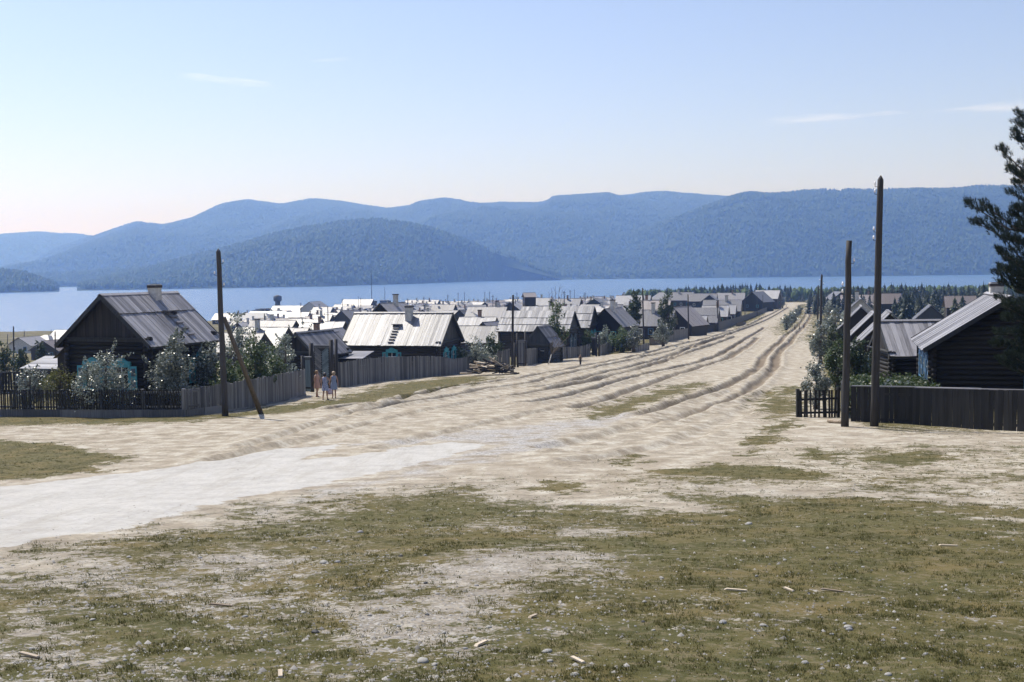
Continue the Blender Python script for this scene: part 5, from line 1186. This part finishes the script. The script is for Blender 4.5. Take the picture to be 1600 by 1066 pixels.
# flower garden behind the right fence
def garden():
    P = [unp(1325, 604), unp(1462, 606), unp(1462, 586), unp(1325, 586)]; A = np.array([[9.5 + .27 * 8, 51.5], [20.2, 50.5], [21, 62.5], [15, 62.5]]); rng = np.random.default_rng(2)
    A = np.array([(at(1322, 600, 49).x, 49), (at(1470, 600, 49).x, 49), (at(1445, 600, 62).x, 62), (at(1330, 600, 62).x, 62)])
    u, v = rng.random(7000)[:, None], rng.random(7000)[:, None]; p = (A[0] * (1 - u) + A[1] * u) * (1 - v) + (A[3] * (1 - u) + A[2] * u) * v
    z = ground(p[:, 0], p[:, 1]) + rng.random(7000) ** .7 * (1.15 + .5 * fbm(p[:, 0] / .8, p[:, 1] / .8, 9, 3)); pts = np.column_stack([p, z])
    o = ob('garden_crop', leaves_mesh('garden_crop', 'crop', pts, np.tile([0, 0, 1.0], (len(pts), 1)), .11, rng)); tag(o, 'green potato and flower bed behind the right fence', 'crop', None, 'stuff')
    for k, (x, y) in enumerate([(1383, 599), (1387, 594), (1390, 600), (1394, 596), (1405, 597), (1414, 598), (1418, 597), (1428, 599), (1435, 595), (1388, 603), (1432, 601), (1393, 602)]):
        q = at(x, y, 51.5 + (k % 3)); e = empty('garden_flower', (q.x, q.y, gz(q.x, q.y)), 0, 'white flower blooming in the garden bed behind the right fence', 'flower', 'white flowers in the garden bed'); h = q.z - gz(q.x, q.y)
        MB().tube([(0, 0, 0), (0, 0, h)], .012, 5).build('stalk', 'crop', e); b = MB()
        for a in range(7): an = a * .9; b.add([(0, 0, h), (math.cos(an - .3) * .06, -.03, h + math.sin(an - .3) * .06), (math.cos(an) * .1, -.03, h + math.sin(an) * .1), (math.cos(an + .3) * .06, -.03, h + math.sin(an + .3) * .06)], [(0, 1, 2, 3)])
        b.tube([(0, -.045, h), (0, -.05, h)], .03, 6); b.build('bloom', 'white_paint', e)
garden()

# ------------------------------------------------------------------ people
def cloth(name, c1, c2=None, scale=18):
    m, t, b = mat(name); b.inputs['Roughness'].default_value = .85; b.inputs['Specular IOR Level'].default_value = .2
    if c2:
        v = N(t, 'ShaderNodeTexVoronoi'); v.inputs['Scale'].default_value = scale; lk(t, mapped(t, (1, 1, 1)), v.inputs['Vector']); lk(t, mixc(t, sstn(t, v.outputs['Distance'], .3, .45), c2, c1), b.inputs['Base Color'])
    else:
        n = noise(t, mapped(t, (1, 1, 1)), 14, 3); lk(t, ramp(t, n, [(.3, tuple(x * .8 for x in c1)), (.7, c1)]), b.inputs['Base Color'])
    M[name] = m
cloth('peach_cloth', (.55, .33, .25)); cloth('print_cloth', (.42, .44, .55), (.13, .17, .32)); cloth('blue_cloth', (.28, .34, .46)); cloth('bag_cloth', (.6, .5, .55), (.15, .12, .3), 9); cloth('olive_cloth', (.10, .085, .05)); cloth('dark_cloth', (.045, .045, .055)); cloth('pale_cloth', (.45, .44, .42))
M['hair_blond'] = plain('hair_blond', (.30, .19, .09), .5, .3, 40); M['hair_dark'] = plain('hair_dark', (.03, .02, .016), .45, .3, 40); M['hair_fair'] = plain('hair_fair', (.36, .27, .18), .5, .3, 40)
def person(label, base, H, rz, dress, hair, la, ra, skirt=True, detail=True, group=None, stride=.12, curls=True):
    """faces local -y; la / ra: (elbow, wrist) of the left (+x) and right (-x) arm, in units of a 1.62 m body"""
    e = empty('person', base, rz, label, 'person', group); k = H / 1.62
    me = bpy.data.meshes.new('body'); v = []; ed = []; rad = []
    def add(p, r, par=None):
        v.append(tuple(c * k for c in p)); rad.append(r * k)
        if par is not None: ed.append((par, len(v) - 1))
        return len(v) - 1
    pel = add((0, 0, .90), .115); wa = add((0, .0, 1.04), .105, pel); ch = add((0, .01, 1.22), .12, wa); nb = add((0, .015, 1.365), .06, ch); nk = add((0, .005, 1.41), .048, nb)
    hb = add((0, -.012, 1.455), .068, nk); hm = add((0, -.008, 1.53), .088, hb); ht = add((0, .004, 1.60), .055, hm); ns = add((0, -.108, 1.505), .013, hm)
    for s, (el, wr) in ((1, la), (-1, ra)):
        sh = add((s * .155, .015, 1.33), .056, nb); a1 = add((s * el[0], el[1], el[2]), .036, sh); a2 = add((s * wr[0], wr[1], wr[2]), .026, a1)
        d = Vector((s * wr[0] - s * el[0], wr[1] - el[1], wr[2] - el[2])).normalized(); pm = Vector((s * wr[0], wr[1], wr[2])) + d * .05; sd = d.cross(Vector((s, 0, 0))).normalized() if abs(d.x) < .9 else Vector((0, 1, 0))
        pa = add(tuple(pm), .03, a2)
        if detail:
            for q, (o, l) in enumerate(((-.027, .06), (-.009, .075), (.009, .07), (.027, .055))):
                f1 = add(tuple(pm + d * .035 + sd * o), .0095, pa); f2 = add(tuple(pm + d * (.035 + l * .6) + sd * o + Vector((-s * .012, 0, 0))), .009, f1); add(tuple(pm + d * (.035 + l) + sd * o + Vector((-s * .03, 0, 0))), .008, f2)
            t1 = add(tuple(pm - d * .02 - sd * .04), .011, pa); add(tuple(pm + d * .025 - sd * .052), .009, t1)
        hp = add((s * .085, 0, .84), .088, pel); kn = add((s * .09, -.01 + s * stride * .35, .47), .056, hp); cf = add((s * .09, .025 + s * stride * .6, .32), .052, kn); an = add((s * .09, .03 + s * stride, .085), .034, cf); he = add((s * .09, .045 + s * stride, .035), .03, an); add((s * .1, -.09 + s * stride, .028), .03, an)
    me.from_pydata(v, ed, []); me.materials.append(M['skin']); b = ob('body', me, e)
    sk = b.modifiers.new('Skin', 'SKIN'); sl = me.skin_vertices[0].data
    for i, r_ in enumerate(rad): sl[i].radius = (r_, r_)
    sl[pel].use_root = True; sk.use_smooth_shade = True; ss = b.modifiers.new('Subdivision', 'SUBSURF'); ss.levels = 1; ss.render_levels = 2 if detail else 1
    def loft(name, rings, m, n=20, par=e):
        mb = MB(); vv = []; 
        for z, rx, ry, oy in rings: vv += [(rx * k * math.cos(2 * math.pi * q / n) * (1 + .03 * math.sin(5 * q) * (z < .8)), oy * k + ry * k * math.sin(2 * math.pi * q / n), z * k) for q in range(n)]
        ff = [(i * n + q, i * n + (q + 1) % n, (i + 1) * n + (q + 1) % n, (i + 1) * n + q) for i in range(len(rings) - 1) for q in range(n)]
        mb.add(vv, ff); return mb.build(name, m, par, True)
    if skirt:
        loft('dress', [(.56, .225, .19, 0), (.70, .215, .175, 0), (.88, .185, .15, .005), (1.03, .135, .115, 0), (1.06, .133, .113, 0), (1.20, .162, .135, 0), (1.30, .172, .11, .01), (1.365, .13, .085, .015), (1.385, .085, .07, .015)], dress)
        loft('belt', [(1.025, .140, .12, 0), (1.065, .140, .12, 0)], dress)
    else:
        loft('shirt', [(.80, .165, .13, 0), (.95, .15, .125, 0), (1.20, .165, .135, 0), (1.32, .17, .105, .01), (1.38, .09, .07, .015)], dress)
        for s in (1, -1):
            mb = MB().tube([(s * .088 * k, 0, .9 * k), (s * .09 * k, s * stride * .35 * k, .5 * k), (s * .09 * k, (.03 + s * stride * .8) * k, .16 * k)], [.105 * k, .075 * k, .06 * k], 12); mb.build('trouser_leg', 'dark_cloth', e, True)
    # hair: a cap over the back and top of the head, edge uneven
    n = 18; vv = []; rs = random.Random(int(base.x * 100)); lv = [(1.445, .075, .055), (1.48, .096, .05), (1.53, .107, .035), (1.585, .103, .02), (1.63, .078, .01), (1.655, .03, .005)]
    for z, r_, oy in lv: vv += [((r_ * (1 + rs.uniform(-.06, .08) * curls)) * k * math.cos(2 * math.pi * q / n), (oy + max(-.02 - .06 * (z > 1.56), r_ * math.sin(2 * math.pi * q / n))) * k, z * k) for q in range(n)]
    ff = [(i * n + q, i * n + (q + 1) % n, (i + 1) * n + (q + 1) % n, (i + 1) * n + q) for i in range(len(lv) - 1) for q in range(n)] + [tuple(range((len(lv) - 1) * n, len(lv) * n))]
    MB().add(vv, ff).build('hair', hair, e, True)
    if detail:
        for s in (-1, 1):
            ob('eye', MB().tube([(s * .032 * k, -.088 * k, 1.53 * k), (s * .032 * k, -.096 * k, 1.53 * k)], [.012 * k, .008 * k], 8).mesh('eye', 'soot'), e); ob('ear', MB().tube([(s * .085 * k, .0, 1.49 * k), (s * .095 * k, .01 * k, 1.52 * k), (s * .086 * k, .01 * k, 1.55 * k)], [.01, .016, .008], 6).mesh('ear', 'skin', True), e)
            ob('shoe', MB().tube([(s * .09 * k, (.07 + s * stride) * k, .03 * k), (s * .095 * k, (-.02 + s * stride) * k, .035 * k), (s * .1 * k, (-.12 + s * stride) * k, .024 * k)], [.034 * k, .042 * k, .03 * k], 10).mesh('shoe', 'dark_cloth', True), e)
        MB().tube([(-.025 * k, -.092 * k, 1.472 * k), (0, -.096 * k, 1.470 * k), (.025 * k, -.092 * k, 1.472 * k)], [.003, .007, .003], 6).build('mouth', 'brick', e)
    return e
dn = ((.235, .03, 1.07), (.25, -.03, .83)); 
def pbase(x, y): p = unp(x, y); p.z = gz(p.x, p.y) + .005; return p
b1, b2, b3 = pbase(496, 621), pbase(508.5, 625), pbase(522, 623)
person('woman in a peach dress with light hair, leftmost of the three by the gate', b1, hgt(b1, 496, 579.5), R(62), 'peach_cloth', 'hair_blond', ((.22, -.05, 1.08), (.12, -.17, .97)), dn)
person('dark-haired woman in a patterned dress, elbow out, between the other two by the gate', b2, hgt(b2, 508, 583), R(165), 'print_cloth', 'hair_dark', dn, ((.33, .05, 1.12), (.19, -.03, .97)))
person('fair-haired woman in a blue-grey dress, rightmost of the three by the gate', b3, hgt(b3, 522, 581), R(195), 'blue_cloth', 'hair_fair', dn, dn)
bg = b2.lerp(b3, .45); bg.z = gz(bg.x, bg.y) + .30; bo_ = ob('shopping_bag', None, None, bg, (0, 0, R(10))); tag(bo_, 'patterned shopping bag hanging between the middle and right woman', 'bag')
v = []; n = 16
for z, rx, ry in ((0, .15, .08), (.04, .17, .10), (.2, .18, .1), (.32, .15, .06), (.36, .13, .03)): v += [(rx * math.cos(2 * math.pi * q / n), ry * math.sin(2 * math.pi * q / n), z) for q in range(n)]
MB().add(v, [(i * n + q, i * n + (q + 1) % n, (i + 1) * n + (q + 1) % n, (i + 1) * n + q) for i in range(4) for q in range(n)] + [tuple(range(n))[::-1]]).build('pouch', 'bag_cloth', bo_, True)
MB().tube([(-.1, 0, .34), (-.07, 0, .5), (0, 0, .56), (.07, 0, .5), (.1, 0, .34)], .012, 6).build('handle', 'dark_cloth', bo_, True)
bc = pbase(907, 572); person('child in dark clothes standing alone at the edge of the street', bc, hgt(bc, 907, 554.5), R(20), 'olive_cloth', 'hair_fair', dn, dn, False)
for x, y, yt, lab, cl in ((1242, 516, 508, 'leftmost small figure of the three walking far up the street', 'dark_cloth'), (1249, 515, 508, 'middle small figure of the three walking far up the street', 'olive_cloth'), (1256, 514, 507.5, 'rightmost small figure of the three walking far up the street', 'dark_cloth'), (1258.5, 487, 482, 'lone tiny figure walking on the right lane near the street end', 'dark_cloth'), (1228.5, 479.5, 475, 'farthest tiny figure on the left lane at the street end', 'dark_cloth')):
    p = pbase(x, y); person(lab, p, min(1.75, max(1.1, hgt(p, x, yt))), R(random.uniform(0, 360)), cl, 'hair_dark', dn, dn, False, False)

# ------------------------------------------------------------------ stones, chips, pebbles, turf
def stone_mesh(seed, m, flat=.55):
    r = random.Random(seed); b = MB(); n = 9; rings = [(-.9, .35), (-.45, .85), (.1, 1.0), (.6, .78), (.92, .35)]; v = []; ph = r.uniform(0, 6); el = r.uniform(.65, 1)
    for z, rr_ in rings: v += [(rr_ * (1 + .18 * math.sin(2 * a + ph) + r.uniform(-.1, .1)) * math.cos(a), el * rr_ * (1 + r.uniform(-.12, .12)) * math.sin(a), z * flat + r.uniform(-.06, .06)) for a in [2 * math.pi * q / n for q in range(n)]]
    b.add(v, [(i * n + q, i * n + (q + 1) % n, (i + 1) * n + (q + 1) % n, (i + 1) * n + q) for i in range(4) for q in range(n)] + [tuple(range(n))[::-1], tuple(range(4 * n, 5 * n))]); return b.mesh('stone', m, True)
M['stone_pale'] = plain('stone_pale', (.29, .28, .255), .75, .25, 14); M['stone_grey'] = plain('stone_grey', (.25, .245, .24), .75, .3, 14); M['stone_dark'] = plain('stone_dark', (.03, .03, .032), .6, .3, 14)
SM = {c: [stone_mesh(k + 10 * i, 'stone_' + c) for k in range(4)] for i, c in enumerate(('pale', 'grey', 'dark'))}
def stone(px, py, wpx, c, lab=None):
    p = unp(px, py); s = wpx / FPX * p.y / 2; p.z = float(hfull(p.x, p.y)[0]) + s * .10
    o = ob('stone', rs_.choice(SM[c]), None, p, (rs_.uniform(-.2, .2), rs_.uniform(-.2, .2), rs_.uniform(0, 6.28)), (s, s, s))
    tag(o, lab or {'pale': 'pale rounded stone lying in the worn foreground turf', 'grey': 'grey stone lying in the worn foreground turf', 'dark': 'dark stone lying in the worn foreground turf'}[c], 'stone', {'pale': 'pale stones in the foreground turf', 'grey': 'grey stones in the foreground turf', 'dark': 'dark stones in the foreground turf'}[c] if lab is None else None)
rs_ = random.Random(12)
for px, py, w, c, lab in ((661, 1036, 22, 'pale', 'large cream oval stone low in the turf left of centre'), (679, 1042, 12, 'pale', 'small pale stone touching the large cream oval one'), (855, 1023, 17, 'pale', 'flat pale stone in green turf near the bottom centre'), (493, 989, 15, 'dark', 'blackest stone in the left-centre foreground'), (1325, 980, 15, 'pale', 'pair-topped pale stone in the right turf'), (1327, 983, 12, 'grey', 'grey stone tucked under the pale one in the right turf'), (1130, 975, 17, 'grey', 'broad flat grey stone right of centre'), (1194, 978, 12, 'pale', 'bright oval stone in the turf right of centre'), (1170, 820, 12, 'pale', 'pale stone beside the little gully in the middle distance'), (563, 833, 11, 'grey', 'round grey stone on the turf below the track'), (527, 881, 11, 'grey', 'dark-sided cobble in the left foreground'), (506, 882, 15, 'pale', 'flat pale stone just left of the dark-sided cobble'), (665, 915, 10, 'dark', 'dark cobble on the bare patch left of centre'), (898, 1057, 15, 'pale', 'pale cobble at the bottom edge right of centre'), (1258, 1034, 12, 'grey', 'dark-rimmed stone near the bottom right'), (1388, 1055, 13, 'pale', 'white stone near the bottom right edge'), (1447, 1021, 11, 'grey', 'grey stone far to the right in the bottom turf')):
    stone(px, py, w, c, lab)
used_ = []
while len(used_) < 120:
    px = rs_.uniform(0, 1600); py = 790 + 276 * rs_.random() ** .75
    if py < 880 - px * .07 or any(abs(px - a) < 12 and abs(py - b) < 6 for a, b in used_): continue
    used_.append((px, py)); dens = rs_.random()
    stone(px, py, rs_.uniform(4, 11) * (.55 + .45 * (py - 790) / 276) * (1.1 if px < 1100 else .9), 'pale' if dens < .62 else ('grey' if dens < .93 else 'dark'))
for px, py, l, a, lab in ((752, 1013, .17, 62, 'upright-looking wood splinter lying in the bottom centre turf'), (833, 970, .13, 60, 'thin wood splinter above the flat pale stone'), (902, 1036, .14, -52, 'stubby wood chip near the bottom centre'), (1300, 923, .22, -20, 'long pale wood splinter in the right turf'), (1150, 926, .22, -8, 'thin straw-like splinter right of centre'), (45, 1027, .2, -25, 'pale wood strip in the bottom left turf'), (438, 1055, .13, -78, 'white wood chip at the bottom left of centre'), (1482, 855, .25, 0, 'pale stick lying far right in the turf'), (1232, 922, .14, -60, 'short chip beside the long pale splinter'), (345, 947, .24, -10, 'grey wood strip among the left foreground stones')):
    p = unp(px, py); b = MB().prism([(-l / 2, -.004), (l / 2, -.004), (l / 2 * .9, .008), (-l / 2 * .8, .010)], -.014, .014); o = b.build('wood_chip', 'fresh_wood'); o.location = (p.x, p.y, float(hfull(p.x, p.y)[0]) + .014); o.rotation_euler = (0, .05, R(a)); tag(o, lab, 'wood chip')
def scatter_pebbles():
    n0 = 22000; y = np.exp(NR.uniform(math.log(5.4), math.log(46), n0 * 2)); x = NR.uniform(-.5, .5, n0 * 2) * (y + 1); keep = fbm(x / 1.6, y / 1.6, 99, 3) > .40; x, y = x[keep], y[keep]
    g, tr, gv, fz = masks(x, y); ok = NR.random(len(x)) < (.25 + .65 * fz - .25 * g - .2 * tr) * np.where(x / y < .1, 1, .4); x, y = x[ok], y[ok]; n = len(x)
    s = np.clip(NR.lognormal(-4.75, .5, n), .004, .032); z = hfull(x, y) + s * .05
    base = np.array([(1, 0, 0), (.3, .9, 0), (-.8, .5, 0), (-.7, -.6, 0), (.35, -.85, 0), (.1, .05, .75), (0, 0, -.5)]); F0 = np.array([(0, 1, 5), (1, 2, 5), (2, 3, 5), (3, 4, 5), (4, 0, 5)])
    a = NR.uniform(0, 6.28, n); V = base[None] * NR.uniform(.7, 1.2, (n, 7, 1)); c, sn = np.cos(a)[:, None], np.sin(a)[:, None]
    V = np.stack([V[..., 0] * c - V[..., 1] * sn, V[..., 0] * sn + V[..., 1] * c, V[..., 2]], -1) * s[:, None, None] + np.stack([x, y, z], -1)[:, None]
    F = (F0[None] + 7 * np.arange(n)[:, None, None]).reshape(-1, 3); m, t, b = mat('pebble'); ge = N(t, 'ShaderNodeNewGeometry')
    lk(t, ramp(t, ge.outputs['Random Per Island'], [(0, (.09, .085, .08)), (.5, (.2, .19, .175)), (1, (.33, .315, .29))]), b.inputs['Base Color']); b.inputs['Roughness'].default_value = .8
    o = ob('pebbles', fast_mesh('pebbles', V.reshape(-1, 3), F, m, False)); tag(o, 'small grey and white pebbles strewn over the foreground', 'pebbles', None, 'stuff')
scatter_pebbles()
def scatter_grass():
    n0 = 220000; y = np.exp(NR.uniform(math.log(5.2), math.log(95), n0)); x = NR.uniform(-.5, .52, n0) * (y + 1); g, tr, gv, fz = masks(x, y)
    cl = fbm(x / .3, y / .3, 111, 3); ok = (NR.random(n0) < g * sst(.36, .60, cl + .05)) & ((y < 50) | (NR.random(n0) < .6)); x, y, cl = x[ok], y[ok], cl[ok]; z = hfull(x, y); n = len(x); nb = 5
    hgt_ = np.clip(NR.gamma(3, .0048, n) + .018 * sst(.60, .74, cl), .008, .05) * (1 + y / 140); V = np.zeros((n, nb, 3, 3)); P = np.stack([x, y, z - .005], -1)
    for k in range(nb):
        a = NR.uniform(0, 6.28, n); r = NR.uniform(0, .035, n) * (1 + y / 60); ln = NR.uniform(.3, 1.1, n); w = (.0022 + .00013 * y) * NR.uniform(.8, 1.5, n)
        b = P + np.stack([np.cos(a * 3) * r, np.sin(a * 3) * r, 0 * r], -1); t = b + np.stack([np.cos(a) * ln * hgt_, np.sin(a) * ln * hgt_, hgt_ * NR.uniform(.6, 1.1, n)], -1); s = np.stack([-np.sin(a) * w, np.cos(a) * w, 0 * w], -1)
        V[:, k, 0] = b - s; V[:, k, 1] = b + s; V[:, k, 2] = t
    V = V.reshape(-1, 3); o = ob('turf_grass', fast_mesh('turf_grass', V, np.arange(len(V)).reshape(-1, 3), 'grass_blade')); tag(o, 'short worn olive grass in tufts over the stony ground', 'grass', None, 'stuff')
scatter_grass()
